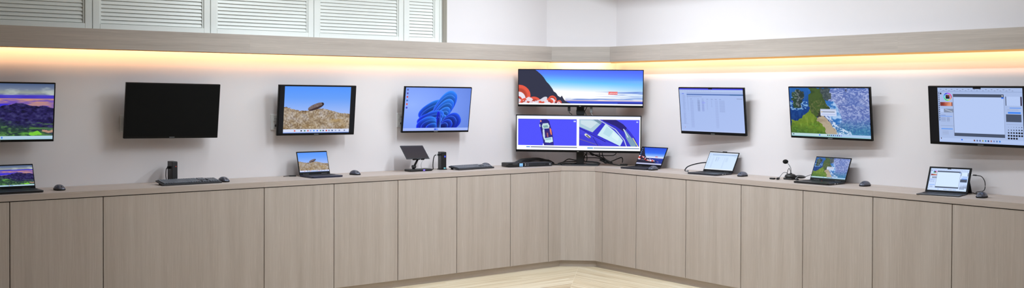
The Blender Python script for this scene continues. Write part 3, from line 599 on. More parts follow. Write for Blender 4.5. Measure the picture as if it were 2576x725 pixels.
def pic_paint(W, H, bar=0.09, bright=0):
    a, U0, V0 = canvas(W, H, (22, 22, 24)); U = (U0 - bar) / (1 - 2 * bar); V = (V0 - .01) / .98
    g = (168 + bright, 188 + bright, 230 + bright * .8); b_ = np.zeros_like(a); b_[:] = np.minimum(255, g)
    def L_(u0, v0, u1, v1, c): rect(b_, U, V, u0, v0, u1, v1, c)
    lt = tuple(min(255, x + 14) for x in g)
    L_(0, .06, 1, .08, tuple(x - 14 for x in g))
    for i in range(26): L_(.03 + i * .034, .025 + .02 * (i % 2), .05 + i * .034, .035 + .02 * (i % 2), (130, 142, 176))
    L_(.005, .06, .02, .62, tuple(x - 20 for x in g))
    for i in range(14): L_(.009, .09 + i * .038, .02, .108 + i * .038, (60, 70, 110) if i % 3 else (40, 40, 50))
    L_(.19, .11, .785, .885, lt); L_(.19, .11, .785, .165, (72, 82, 104)); L_(.19, .825, .785, .885, (72, 82, 104)); L_(.185, .11, .19, .885, (120, 130, 160)); L_(.785, .11, .79, .885, (120, 130, 160))
    L_(.765, .13, .775, .15, (250, 250, 255)); L_(.76, .165, .785, .19, (40, 110, 240))
    X = (U - .122) * 1.45; Y = V - .165; d = np.hypot(X, Y); an = (np.arctan2(Y, X) / 6.283) % 1
    hue = np.stack([np.clip(np.abs((an * 6 + k) % 6 - 3) - 1, 0, 1) for k in (0, 4, 2)], -1) * 200 + 30
    rg = (d < .072) & (d > .056); b_[rg] = hue[rg]
    sq = (np.abs(X) < .036) & (np.abs(Y) < .036); cc = np.stack([np.clip((X + .036) / .072, 0, 1) * 200 * np.clip((.036 - Y) / .072, 0, 1) + 20, np.clip((.036 - Y) / .072, 0, 1) * 60 + 16, np.clip((.036 - Y) / .072, 0, 1) * 50 + 16], -1); b_[sq] = cc[sq]
    L_(.03, .09, .045, .12, (30, 26, 30)); n = noise(H, W, 30, 6, 2, 41)
    pal = (U > .025) & (U < .178) & (V > .265) & (V < .335); pc = ramp(U * 6 % 1 * .6 + n * .4, [(0, (60, 40, 50)), (.4, (150, 60, 50)), (.7, (214, 140, 110)), (1, (240, 200, 190))]); b_[pal] = pc[pal]
    L_(.025, .39, .07, .45, lt); L_(.07, .385, .185, .455, (128, 140, 166)); mixc(b_, seg(U, V, (.09, .4), (.17, .44), .006), (190, 200, 220))
    L_(.02, .52, .17, .528, (80, 140, 240)); L_(.03, .5, .09, .507, (110, 130, 190))
    for i in range(4): L_(.03, .55 + i * .022, .09, .557 + i * .022, (130, 142, 180)); L_(.1, .55 + i * .022, .14, .557 + i * .022, (120, 132, 170))
    L_(.02, .7, .185, .704, (130, 140, 170)); L_(.03, .75, .17, .765, (90, 150, 240))
    for i in range(5): L_(.04, .79 + i * .018, .12, .796 + i * .018, (150, 164, 200))
    L_(.8, .11, 1, .113, (140, 150, 180)); L_(.815, .15, .97, .31, lt); L_(.805, .15, .815, .31, (60, 66, 84)); L_(.975, .15, .99, .31, (60, 50, 74))
    L_(.85, .345, .98, .355, (80, 140, 240)); L_(.82, .38, .95, .386, (130, 140, 170)); L_(.83, .42, .975, .45, (60, 130, 240)); L_(.805, .46, .98, .595, (72, 82, 104)); L_(.805, .64, 1, .643, (140, 150, 180))
    for r_ in range(5):
        for c_ in range(6):
            cx, cy = .83 + c_ * .03, .69 + r_ * .05; rad = .003 + (.0025 * (r_ * 6 + c_) / 3 if r_ < 3 else .017)
            if r_ == 4 and c_ > 3: continue
            mixc(b_, np.hypot((U - cx) * 1.45, V - cy) < min(rad, .017), (18, 18, 26))
    L_(0, .925, 1, .985, tuple(min(255, x + 10) for x in g)); L_(.27, .935, .285, .96, (50, 110, 240))
    for i, c in enumerate([(120, 80, 70), (70, 90, 140), (90, 100, 150), (150, 150, 80), (40, 130, 180), (40, 50, 120), (150, 90, 90), (110, 130, 190), (70, 110, 170), (60, 130, 220)]): L_(.42 + i * .033, .94, .436 + i * .033, .97, c)
    L_(.43, 0, .525, .02, (14, 14, 18)); L_(.02, .92, .03, .945, (60, 30, 40))
    mk = (U > 0) & (U < 1) & (V > 0) & (V < 1); a[mk] = b_[mk]; return a

def screen(parent, w_, h_, img, y=-0.0006, name='screen', z0=0.0):
    """picture plane in the parent's local x-z plane, facing local -y; centred at (0, y, z0)"""
    H, W = img.shape[:2]
    xs_ = (np.arange(W) / (W - 1) - .5) * w_; zs_ = (.5 - np.arange(H) / (H - 1)) * h_ + z0
    X, Z = np.meshgrid(xs_, zs_); co = np.stack([X, np.full_like(X, y), Z], -1).reshape(-1, 3)
    i = np.arange(H * W).reshape(H, W); f = np.stack([i[:-1, :-1], i[1:, :-1], i[1:, 1:], i[:-1, 1:]], -1).reshape(-1, 4)
    me = bpy.data.meshes.new(name); me.from_pydata(co.tolist(), [], f.tolist()); me.update()
    at = me.attributes.new('pixels', 'FLOAT_COLOR', 'POINT')
    lin = s2l(np.clip(img, 0, 255)).reshape(-1, 3); at.data.foreach_set('color', np.concatenate([lin, np.ones((len(lin), 1))], 1).astype(np.float32).ravel())
    me.materials.append(M['screen']); o = bpy.data.objects.new(name, me); COL.objects.link(o); o.parent = parent; WM[o.name] = WM[parent.name]
    return o

# ------------------------------------------------------------------ monitors
def pose(run, a, off, z, yaw, tilt, roll=0.0):
    """a = position along the wall (local x); tilt > 0 brings the top towards the viewer"""
    return run @ T((a, -off, z)) @ RZ(yaw) @ RX(tilt) @ RY(-roll)
def monitor(name, run, a, off, z, yaw, tilt, roll, w_, h_, img, label, mount='wall', group='monitors on the walls', chin=0.016, bez=0.009, lug=True):
    mx = pose(run, a, off, z, R(yaw), R(tilt), R(roll)); t = thing(name, label, 'monitor', mx, group)
    b = MB(); b.box(-w_ / 2, w_ / 2, 0.0, 0.022, -h_ / 2, h_ / 2, 0.003, mat=mx, seg=2); b.build('bezel', 'gloss', t)
    b = MB(); b.box(-w_ * .36, w_ * .36, 0.022, 0.046, -h_ * .34, h_ * .34, 0.008, mat=mx); b.build('rear_housing', 'black', t)
    sw, shh = w_ - 2 * bez, h_ - bez - chin; zc = (chin - bez) / 2
    if img is None:
        b = MB(); b.box(-sw / 2, sw / 2, -0.001, 0.001, zc - shh / 2, zc + shh / 2, mat=mx); b.build('screen', 'off', t)
    else: screen(t, sw, shh, img, -0.0012, z0=zc)
    b = MB(); n_ = 9 if mount == 'wall' else 4; q_ = 0.0042
    for i in range(n_):      # raised maker's badge on the lower bezel
        x = (i - n_ / 2) * q_; b.box(x, x + q_ * .72, -0.0014, 0.0005, -h_ / 2 + 0.005, -h_ / 2 + 0.0105, mat=mx)
    b.build('badge', 'badge' if mount == 'wall' else 'silver', t)
    if mount == 'wall':
        b = MB(); q = run @ T((a, 0, z)); b.box(-0.09, 0.09, -0.012, -0.0005, -0.09, 0.09, 0.002, mat=q)
        b.box(-0.03, 0.03, -off + 0.04, -0.01, -0.03, 0.03, 0.003, mat=q); b.build('wall_mount', 'black', t)
    else:
        b = MB(); b.box(-0.07, 0.07, 0.044, 0.062, -0.07, 0.07, 0.003, mat=mx); b.build('mounting_plate', 'black', t)
    return t
PW_, PH_ = 420, 242
MW = 'monitors on wall arms above the counter'
img_m = pic_mountain(PW_, PH_); img_r = pic_rock(PW_, PH_, .062); img_c = pic_coast(PW_, PH_)
monitor('monitor', LEFT, -4.818 - 0.340, .14, 1.412, 0, 6.2, -.5, .685, .392, img_m, 'wall monitor showing dark mountains under clouds, cut by the left picture edge', group=MW)
monitor('monitor', LEFT, -4.017, .13, 1.412, .3, 6.2, -.8, .677, .393, None, 'wall monitor switched off with a plain black screen', group=MW)
monitor('monitor', LEFT, -2.885, .13, 1.409, -2.9, 5.9, -.3, .647, .391, img_r, 'wall monitor showing a rock balanced on a dry grass hill', group=MW)
monitor('monitor', LEFT, -1.767, .13, 1.406, -2.7, 7.8, -.4, .656, .389, pic_ribbons(PW_, PH_), 'wall monitor showing bright blue folded ribbons on pale blue', group=MW)
monitor('monitor', RIGHT, 1.709, .13, 1.406, 8.3, 7.6, -.5, .627, .392, pic_table(PW_, PH_), 'wall monitor showing a pale blue table of figures', group=MW)
monitor('monitor', RIGHT, 2.838, .13, 1.410, 4.2, 7.2, -.4, .668, .390, img_c, 'wall monitor showing a green headland and surf on a beach', group=MW)
monitor('monitor', RIGHT, 3.652 + .335, .14, 1.410, 3.0, 6.8, -.4, .685, .392, pic_paint(PW_, PH_, .088), 'wall monitor showing a drawing program with black side bars, at the right picture edge', group=MW)

DIAG = RZ(-PI / 4)         # local -y faces the room along the corner's bisector
def diag_pt(a, off, z=0): return DIAG @ Vector((a, -off, z))
DOFF = 0.49 * math.sqrt(2)
MC = 'ultra wide monitors stacked in the corner'
um = monitor('ultrawide_monitor', DIAG, .004, DOFF, 1.594, -.3, 2.4, -.4, 1.118, .336, pic_cliff(640, 196), 'upper ultra wide monitor of the corner stack, showing a dark cliff and blue sky', 'stand', MC, .018, .007)
lm = monitor('ultrawide_monitor', DIAG, -.013, DOFF, 1.188, .8, 2.8, -.3, 1.116, .333, pic_cars(640, 196), 'lower ultra wide monitor of the corner stack, showing two views of a blue car', 'stand', MC, .02, .008)
# lettering in the red box of the upper screen
fc = bpy.data.curves.new('lettering', 'FONT'); fc.body = 'Lenovo'; fc.size = 0.026; fc.align_x = 'CENTER'; fc.align_y = 'CENTER'
fo = bpy.data.objects.new('lettering_tmp', fc); COL.objects.link(fo)
bpy.context.view_layer.update()
me = bpy.data.meshes.new_from_object(fo.evaluated_get(bpy.context.evaluated_depsgraph_get())); bpy.data.objects.remove(fo); bpy.data.curves.remove(fc)
M['lettering'] = glow('lit_lettering', (255, 244, 244), 1.0); me.name = 'lettering'; me.materials.clear(); me.materials.append(M['lettering'])
lo = bpy.data.objects.new('lettering', me); COL.objects.link(lo); lo.parent = um
sw_, sh_ = 1.118 - .014, .336 - .025
lo.matrix_local = T(((.762 - .5) * sw_, -0.0022, (.5 - .647) * sh_ + .0055)) @ RX(PI / 2)

# stand carrying both
PO = DOFF - 0.10           # pole's distance from the virtual corner along the bisector
st = thing('monitor_stand', 'black floor plate and square pole holding the two ultra wide monitors', 'monitor stand', DIAG @ T((0.0, -PO, ZT)))
st['label'] = 'black square pole on a wide flat base carrying the two ultra wide monitors'
b = MB(); b.box(-0.165, 0.165, -PO - 0.06, -PO + 0.13, ZT, ZT + 0.010, 0.003, mat=DIAG, seg=2); b.build('base_plate', 'char', st)
b = MB(); b.box(-0.033, 0.033, -PO - 0.018, -PO + 0.022, ZT + .010, 1.70, 0.004, mat=DIAG, seg=2); b.build('pole', 'black', st)
for zc_ in (1.594, 1.188):
    b = MB(); b.box(-0.05, 0.05, -PO - 0.037, -PO - 0.0185, zc_ - 0.05, zc_ + 0.05, 0.003, mat=DIAG); b.build('bracket', 'black', st)
b = MB(); b.box(-0.036, 0.036, -PO - 0.0205, -PO + 0.0245, 1.36, 1.40, 0.002, mat=DIAG); b.build('collar', 'char', st)

# ------------------------------------------------------------------ laptops
def laptop(run, a, off, yaw, lean, w_, h_, d_, img, label, shell='lapgrey', notch=False, port=False, red=False, group='open laptops along the counter'):
    """a/off: hinge centre; local -y is the user's side"""
    mx = run @ T((a, -off, ZT)) @ RZ(R(yaw)); t = thing('laptop', label, 'laptop', mx, group)
    b = MB(); b.prism([(-w_ / 2 + .006, .004), (w_ / 2 - .006, .004), (w_ / 2, -.004), (w_ / 2, -d_ + .012), (w_ / 2 - .012, -d_), (-w_ / 2 + .012, -d_), (-w_ / 2, -d_ + .012), (-w_ / 2, -.004)], 0.002, 0.013, mat=mx)
    b.build('base', shell, t)
    for x in (-w_ * .4, w_ * .4):
        for y in (-.02, -d_ + .02): b = MB(); b.cyl((x, y, .001), .006, .002, 10, mat=mx); b.build('foot_pad', 'rubber', t)
    b = MB(); kx0, kx1 = -w_ / 2 + .014, w_ / 2 - .014; rows = 6; cols = 14; ky = -.022; kh = .0155; kw = (kx1 - kx0) / cols
    for r_ in range(rows):
        y1 = ky - r_ * kh; y0 = y1 - kh + .003; c = 0
        while c < cols:
            n_ = 5 if (r_ == rows - 1 and c == 4) else 1
            b.box(kx0 + c * kw + .0012, kx0 + (c + n_) * kw - .0012, y0, y1, .0128, .0148, mat=mx); c += n_
    b.build('keyboard', 'lapkey', t)
    b = MB(); b.box(-.048, .048, -d_ + .016, -d_ + .076, .0125, .0135, mat=mx); b.build('touchpad', 'char', t)
    if red: b = MB(); b.cyl((0, ky - 2.9 * kh, .0155), .0035, .003, 10, mat=mx); b.build('pointing_stick', 'red', t)
    lx = mx @ T((0, 0, .012)) @ RX(-R(lean))
    b = MB(); b.box(-w_ / 2, w_ / 2, 0.0, .007, .0015, h_, .0025, mat=lx, seg=2)
    if notch: b.box(-.022, .022, .0005, .0065, h_ - .001, h_ + .005, .0015, mat=lx)
    ld = b.build('lid', 'lidblack', t)
    lx_local = WM[t.name].inverted() @ lx
    so = screen(t, w_ - .012, h_ - .030, img, 0, z0=0)
    so.matrix_local = lx_local @ T((0, -0.0006, .0215 + (h_ - .030) / 2 - .001))
    for x in (-w_ * .3, w_ * .3): b = MB(); b.cyl((x, .002, .004), .005, .05, 12, 'x', mat=lx); b.build('hinge', 'black', t)
    if port:
        for y0, y1 in ((-.64, -.55), (-.47, -.43)): b = MB(); b.box(w_ / 2 - .0005, w_ / 2 + .0008, d_ * y0, d_ * y1, .005, .0105, mat=mx); b.build('port', 'silver', t)
    return t
LW, LH = 190, 122
laptop(LEFT, -5.082, .15, 0, 26, .290, .174, .21, pic_mountain(LW, LH), 'laptop showing dark mountains, cut by the left picture edge', 'black')
lapb = laptop(LEFT, -2.913, .146, 0.5, 18, .263, .186, .21, pic_rock(LW, LH), 'navy laptop showing a rock balanced on a hill', 'lapnavy')
laptop(RIGHT, 1.019, .170, 6.5, 31.2, .285, .198, .205, pic_cliff(LW, LH, False), 'dark laptop beside the corner showing a cliff with red and white swirls', 'lapgrey')
lapd = laptop(RIGHT, 1.784, .140, 5.1, 31.5, .291, .188, .213, pic_table(LW, LH, True), 'laptop with a bright almost white screen and a black cable on its left', 'lapgrey', True, True)
lape = laptop(RIGHT, 2.835, .142, 2.4, 26.2, .296, .192, .214, pic_coast(LW, LH), 'laptop showing a green headland and beach surf', 'black', False, True, True)

# tablet computer with kickstand and thin keyboard cover
def tablet_computer():
    run = RIGHT; a, off, yaw, lean, w_, h_, d_ = 3.803, .213, 14.9, 33, .268, .192, .205
    mx = run @ T((a, -off, ZT)) @ RZ(R(yaw)); t = thing('tablet_computer', 'tablet computer with kickstand and thin keyboard cover, showing a drawing program', 'tablet', mx)
    b = MB(); b.box(-w_ / 2 + .002, w_ / 2 - .002, -d_, .0, .001, .006, .002, mat=mx); b.build('keyboard_cover', 'char', t)
    b = MB()
    for r_ in range(5):
        for c in range(14):
            if r_ == 4 and 4 <= c <= 8: continue
            x = -w_ / 2 + .012 + c * (w_ - .024) / 14; b.box(x + .001, x + (w_ - .024) / 14 - .001, -.034 - r_ * .0165, -.021 - r_ * .0165, .0058, .0078, mat=mx)
    b.box(-w_ / 2 + .012 + 4 * (w_ - .024) / 14, -w_ / 2 + .012 + 9 * (w_ - .024) / 14, -.034 - 4 * .0165, -.021 - 4 * .0165, .0058, .0078, mat=mx)
    b.build('keys', 'lapkey', t)
    b = MB(); b.box(-.045, .045, -d_ + .02, -d_ + .075, .0057, .0064, mat=mx); b.build('touchpad', 'black', t)
    lx = mx @ T((0, 0, .0065)) @ RX(-R(lean))
    b = MB(); b.box(-w_ / 2, w_ / 2, 0, .0085, 0, h_, .0025, mat=lx, seg=2); b.build('tablet_body', 'lidblack', t)
    so = screen(t, w_ - .026, h_ - .026, pic_paint(LW, LH, 0.0, 30), 0, z0=0); so.matrix_local = WM[t.name].inverted() @ lx @ T((0, -.0006, h_ / 2))
    # kickstand: hinged half way up the back, foot on the counter
    p_top = lx @ Vector((0, .009, h_ * .52)); p_bot = mx @ Vector((0, .19, .001)); iv = mx.inverted(); A = iv @ p_top; B = Vector((0, A.y + .062, 0.0005))
    b = MB(); v = [(-w_ / 2 + .004, A.y, A.z), (w_ / 2 - .004, A.y, A.z), (w_ / 2 - .004, B.y, B.z), (-w_ / 2 + .004, B.y, B.z)]
    vs_ = [b.bm.verts.new(p) for p in v] + [b.bm.verts.new((p[0], p[1] + .004, p[2] + (.002 if i < 2 else 0.0))) for i, p in enumerate(v)]
    for f in ((0, 1, 2, 3), (7, 6, 5, 4), (0, 4, 5, 1), (1, 5, 6, 2), (2, 6, 7, 3), (3, 7, 4, 0)): b.bm.faces.new([vs_[i] for i in f])
    b.bm.transform(mx); b.build('kickstand', 'char', t)
    return t, mx, lx, w_, h_
tabc, tmx, tlx, tw_, th_ = tablet_computer()
p0 = tlx @ Vector((tw_ / 2 + .002, .004, th_ * .74))
c = MB(); p1 = tlx @ Vector((tw_ / 2 + .012, .004, th_ * .74)); p2 = tlx @ Vector((tw_ / 2 + .034, .004, th_ * .735))
pts = [p2, p2 + Vector((0.01, -.030, -.008)), p2 + Vector((.01, -.052, -.045)), p2 + Vector((.0, -.050, -.095)), Vector((-.175, p2.y - .042, ZT + .02)), Vector((-.15, p2.y - .05, ZT + .0035)), Vector((-.09, p2.y + .01, ZT + .003)), Vector((-.03, p2.y + .06, ZT + .003))]
t = thing('charging_cable', 'thin black cable curving from the tablet computer down behind the rightmost mouse', 'cable', T((-.1, p2.y, ZT)))
c.tube(pts, .0026); c.build('cord', 'cable', t, smooth=True)
b = MB(); b.tube([p1, p2], .0042, smooth=1); b.build('plug_sleeve', 'cable', t, smooth=True)
b = MB(); b.tube([p0, p1], .004, smooth=1); b.build('plug', 'white', t, smooth=True)

# ------------------------------------------------------------------ mice
def mouse_proto():
    bm = bmesh.new(); nu, nv = 24, 10; L_, W_, H_ = .052, .033, .037
    def pt(u, v):
        th = 2 * PI * u / nu; r_ = v / nv
        cx = math.copysign(abs(math.cos(th)) ** .8, math.cos(th)); sy = math.copysign(abs(math.sin(th)) ** .8, math.sin(th))
        x = cx * W_ * r_ * (1 - .10 * math.cos(th * 2)); y = sy * L_ * r_
        h = H_ * max(0, 1 - r_ ** 2.6) ** .62 * (1 - .22 * ((y - .008) / L_) ** 2)
        if y < 0: h *= 1 - .28 * (abs(y) / L_) ** 1.6
        return (x, y, .006 + h * .86)
    top = bm.verts.new((0, 0, .006 + H_ * .86)); rings = []
    for v in range(1, nv + 1): rings.append([bm.verts.new(pt(u, v)) for u in range(nu)])
    for u in range(nu): bm.faces.new((top, rings[0][u], rings[0][(u + 1) % nu]))
    for k in range(nv - 1):
        for u in range(nu): bm.faces.new((rings[k][u], rings[k + 1][u], rings[k + 1][(u + 1) % nu], rings[k][(u + 1) % nu]))
    bm.faces.new(list(reversed(rings[-1])))
    shell = bpy.data.meshes.new('shell'); bmesh.ops.recalc_face_normals(bm, faces=bm.faces); bm.to_mesh(shell); bm.free(); shell.materials.append(M['mouse'])
    for f in shell.polygons: f.use_smooth = True
    bm = bmesh.new(); lo_, hi_ = [], []
    for u in range(nu):
        x, y, z = pt(u, nv); lo_.append(bm.verts.new((x * .92, y * .94, 0))); hi_.append(bm.verts.new((x * 1.01, y * 1.01, .009)))
    for u in range(nu): bm.faces.new((lo_[u], lo_[(u + 1) % nu], hi_[(u + 1) % nu], hi_[u]))
    bm.faces.new(list(reversed(lo_))); bm.faces.new(hi_)
    skirt = bpy.data.meshes.new('skirt'); bm.to_mesh(skirt); bm.free(); skirt.materials.append(M['rubber'])
    b = MB(); b.cyl((0, -.030, .0228), .006, .005, 16, 'x'); wheel = bpy.data.meshes.new('scroll_wheel'); b.bm.to_mesh(wheel); b.bm.free(); wheel.materials.append(M['rubber'])
    return shell, skirt, wheel
MP = mouse_proto()
def mouse(x, y, rz, label):
    mx = T((x, y, ZT)) @ RZ(R(rz)); t = thing('computer_mouse', label, 'mouse', mx, 'computer mice on the counter')
    for me_ in MP:
        o = bpy.data.objects.new(me_.name, me_); COL.objects.link(o); o.parent = t
mouse(-4.816, -.252, 8, 'dark grey mouse right of the mountain laptop, leftmost of the mice')
mouse(-3.695, -.255, 10, 'grey mouse at the right end of the keyboard under the switched off monitor')
mouse(-2.605, -.222, 12, 'dark mouse right of the balanced rock laptop')
mouse(-1.232, -.095, 15, 'grey mouse at the right end of the keyboard beside the rack switch')
mouse(-.300, -1.215, -80, 'grey mouse against the base of the dark cliff laptop')
mouse(-.197, -2.092, -82, 'grey mouse right of the white screen laptop')
mouse(-.168, -3.168, -85, 'grey mouse right of the beach picture laptop')
mouse(-.287, -4.085, -80, 'grey mouse right of the tablet computer, rightmost of the mice')

# ------------------------------------------------------------------ keyboards
def keyboard(mx, w_, d_, label):
    t = thing('keyboard', label, 'keyboard', mx, 'full size keyboards on the counter'); q = mx @ T((0, 0, .010)) @ RX(R(7.0))
    b = MB(); b.box(-w_ / 2, w_ / 2, -d_ / 2, d_ / 2, -.001, .011, .0035, mat=q, seg=2); b.build('case', 'char', t)
    b = MB(); x0, x1 = -w_ / 2 + .01, w_ / 2 - .01; u = (x1 - x0) / 22.5; rh = (d_ - .024) / 6.2
    blocks = [(0, 15, None), (15.3, 18.3, None), (18.6, 22.5, None)]
    for r_ in range(6):
        yy = d_ / 2 - .01 - r_ * rh - (.003 if r_ else 0)
        for bi, (a, c_, _) in enumerate(blocks):
            if bi == 1 and r_ == 3: continue
            if bi == 2 and r_ == 0: continue
            n_ = 15 if bi == 0 else 3 if bi == 1 else 4; s_ = (c_ - a) / n_; k = 0
            while k < n_:
                m_ = 6 if (bi == 0 and r_ == 5 and k == 4) else 1
                if bi == 1 and r_ == 4 and k != 1: k += 1; continue
                b.box(x0 + (a + k * s_) * u + .0012, x0 + (a + (k + m_) * s_) * u - .0012, yy - rh + .0025, yy, .0105, .0165, .0012, mat=q); k += m_
    b.build('keycaps', 'key', t)
    for x in (-w_ * .42, w_ * .42):
        b = MB(); b.box(x - .012, x + .012, d_ / 2 - .016, d_ / 2 - .006, 0.0, .020, .001, mat=mx); b.build('riser_foot', 'rubber', t)
    b = MB(); b.box(-w_ / 2 + .02, w_ / 2 - .02, -d_ / 2 + .004, -d_ / 2 + .012, 0, .004, mat=mx); b.build('grip_strip', 'rubber', t)
keyboard(T((-3.955, -.268, ZT)) @ RZ(R(1.5)), .425, .150, 'black keyboard in front of the small upright computer, under the switched off monitor')
keyboard(T((-1.474, -.216, ZT)) @ RZ(R(6)), .400, .140, 'black keyboard between the tablet stand and the rack switch')

# ------------------------------------------------------------------ small upright computers
def mini_pc(mx, w_, d_, h_, label, kind):
    t = thing('mini_computer', label, 'computer', mx, 'small upright computers')
    b = MB(); b.box(-w_ / 2, w_ / 2, -d_ / 2 + .004, d_ / 2, .006, h_, .002, mat=mx); b.build('case', 'black', t)
    b = MB(); b.box(-w_ / 2 + .001, w_ / 2 - .001, -d_ / 2, -d_ / 2 + .0045, .008, h_ - .004, .0012, mat=mx)
    b.box(-w_ / 2 + .0015, w_ / 2 - .0015, -d_ / 2 - .0008, -d_ / 2 + .001, h_ * .62, h_ * .628, mat=mx); b.build('front_panel', 'char' if kind == 1 else 'black', t)
    b = MB(); b.box(-w_ / 2 - .012, w_ / 2 + .012, -d_ / 2 + .01, d_ / 2 - .01, 0, .0065, .002, mat=mx); b.build('foot', 'rubber', t)
    if kind == 1:
        b = MB(); b.box(.005, .0095, -d_ / 2 - .001, -d_ / 2 + .001, h_ * .75, h_ * .79, mat=mx); b.build('power_light', 'ledred', t)
        b = MB(); b.cyl((.006, -d_ / 2, h_ * .2), .003, .002, 12, 'y', mat=mx); b.build('socket', 'silver', t)
    else:
        b = MB(); b.box(.004, .014, -d_ / 2 - .001, -d_ / 2 + .001, h_ * .70, h_ * .79, mat=mx); b.build('power_light', 'ledblue', t)
        b = MB(); b.box(-.002, .015, -d_ / 2 - .001, -d_ / 2 + .001, h_ * .06, h_ * .13, mat=mx); b.build('sticker', 'cyan', t)
    b = MB()
    for i in range(5): b.box(-w_ / 2 - .0008, -w_ / 2 + .001, -d_ * .14 + i * .0035, -d_ * .14 + i * .0035 + .0025, h_ * .60, h_ * .622, mat=mx)
    b.build('side_badge', 'badge', t)
    return t
mini_pc(T((-4.014, -.105, ZT)), .040, .095, .152, 'small upright black computer with a red light, behind the left keyboard', 1)
PCM = T((-1.722, -.135, ZT)) @ RZ(R(-12)); mini_pc(PCM, .046, .08, .150, 'small upright black computer with a blue light, right of the tablet stand', 2)
c = thing('power_cable', 'short black cable plugged into the left side of the red light computer', 'cable', T((-4.07, -.1, ZT)))
b = MB(); b.box(-4.052, -4.0348, -.112, -.098, 1.0, 1.018, .002); b.build('plug', 'cable', c)
b = MB(); b.tube([(-4.05, -.105, 1.009), (-4.056, -.095, .995), (-4.05, -.07, .95), (-4.045, -.05, ZT + .004), (-4.1, -.03, ZT + .004)], .003); b.build('cord', 'cable', c, smooth=True)
c = thing('power_cable', 'black cable looping from the blue light computer down to the counter', 'cable', T((-1.79, -.13, ZT)))
b = MB(); b.box(-1.775, -1.748, -.142, -.128, 1.018, 1.033, .002); b.build('plug', 'cable', c)
b = MB(); b.box(-1.783, -1.774, -.1405, -.1295, 1.0195, 1.0315, .001); b.build('plug_collar', 'white', c)
b = MB(); b.tube([(-1.782, -.135, 1.0255), (-1.80, -.135, 1.018), (-1.811, -.135, .985), (-1.812, -.13, .94), (-1.806, -.12, ZT + .004), (-1.79, -.04, ZT + .004)], .004); b.build('cord', 'cable', c, smooth=True)

# ------------------------------------------------------------------ tablet on an articulated stand
sx, sy = -2.005, -.175
stt = thing('tablet_stand', 'black articulated stand on a flat base with a violet light, holding a dark tablet', 'tablet stand', T((sx + .02, sy, ZT)))
b = MB(); b.box(sx - .088, sx + .128, sy - .05, sy + .05, ZT + .001, ZT + .019, .007, seg=3); b.build('base', 'black', stt)
b = MB(); b.box(sx + .035, sx + .052, sy - .0515, sy - .049, ZT + .006, ZT + .014); b.build('power_light', 'ledviolet', stt)
b = MB(); b.tube([(sx - .022, sy + .01, ZT + .018), (sx - .018, sy + .01, ZT + .04)], .012, 14, 1); b.tube([(sx - .018, sy + .01, ZT + .036), (sx + .014, sy - .003, ZT + .102)], .0085, 12, 1); b.build('arm', 'black', stt, smooth=True)
b = MB(); b.cyl((sx - .018, sy + .01, ZT + .038), .013, .03, 16, 'x'); b.build('joint', 'char', stt)
b = MB(); b.cyl((sx + .014, sy - .002, ZT + .104), .011, .036, 16, 'x'); b.build('joint', 'char', stt)
TX = pose(LEFT, -2.016, .17, 1.057, 0, R(-47), R(-1.1))
b = MB(); b.box(-.06, .06, .0085, .014, -.065, .05, .002, mat=TX); b.box(-.05, -.02, -.008, .0135, -.079, -.0745, .001, mat=TX); b.box(.03, .06, -.008, .0135, -.079, -.0745, .001, mat=TX)
b.box(-.05, -.02, .0085, .0135, -.079, -.06, .001, mat=TX); b.box(.03, .06, .0085, .0135, -.079, -.06, .001, mat=TX); b.build('holder', 'black', stt)
b = MB(); b.tube([TX @ Vector((0.02, .012, -.03)), (sx + .014, sy - .002, ZT + .104)], .009, 12, 1); b.build('neck', 'black', stt, smooth=True)
tb = thing('tablet', 'dark tablet with a blank screen leaning back on the articulated stand', 'tablet', TX)
b = MB(); b.box(-.11, .11, 0, .008, -.0735, .0785, .003, mat=TX, seg=2); b.build('tablet_body', 'char', tb)
M['tabscreen'] = plain('tablet_glass', (52, 45, 45), 0.3, spec=0.25)
b = MB(); b.box(-.104, .104, -.0008, .001, -.066, .067, mat=TX); b.build('screen', 'tabscreen', tb)
c = MB(); c.tube([TX @ Vector((.111, .004, -.02)), TX @ Vector((.128, .01, -.015)), TX @ Vector((.135, .03, -.05)), (-1.87, -.10, 1.0), (-1.90, -.085, .95), (-1.88, -.075, ZT + .004), (-1.83, -.06, ZT + .003)], .0018)
tag(c.build('charging_cable', 'paleclear', smooth=True), 'thin white cable looping from the right edge of the stand tablet', 'cable')

# ------------------------------------------------------------------ black boxes and cables left of the corner stack
DA = math.atan2(.028, .294)
DK = T((-.975, -.293, ZT)) @ RZ(R(-10))
t = thing('external_drive_box', 'low black box with a pale blue sticker, left of the rack switch', 'electronics box', DK)
t.name = 'docking_station'; WM[t.name] = DK; t['label'] = 'low black docking box with a pale blue sticker on its front corner'
b = MB(); b.prism([(-.145, 0.0), (-.10, -.012), (0, 0), (0, .13), (-.145, .13)], .002, .036, mat=DK); b.build('case', 'black', t)
b = MB(); b.prism([(-.14, .006), (-.10, -.004), (-.006, .006), (-.006, .125), (-.14, .125)], .0355, .038, mat=DK); b.build('lid', 'char', t)
dirv = Vector((.10, .012, 0)); ang = math.atan2(dirv.y, dirv.x)
FQ = DK @ T((-.10, -.012, 0)) @ RZ(ang)
b = MB(); b.box(.062, .098, -.0012, .0004, .006, .033, mat=FQ); b.build('sticker', 'sticker', t)
b = MB(); b.box(.066, .094, -.0018, -.0008, .013, .0155, mat=FQ); b.build('sticker_band', 'sticker2', t)
b = MB(); b.box(-.01, .045, -.0012, .0004, .0285, .031, mat=FQ); b.build('nameplate', 'badge', t)
b = MB(); b.box(-.157, -.1445, .02, .03, .008, .016, .001, mat=DK); b.build('side_jack', 'cable', t)
SW = T((-.970, -.297, ZT)) @ RZ(R(-8.5))
t = thing('network_switch', 'low wide black rack box with rows of ports, left of the monitor stand', 'electronics box', SW)
b = MB(); b.box(.004, .292, -.0, .125, .002, .036, .002, mat=SW); b.build('case', 'char', t)
b = MB()
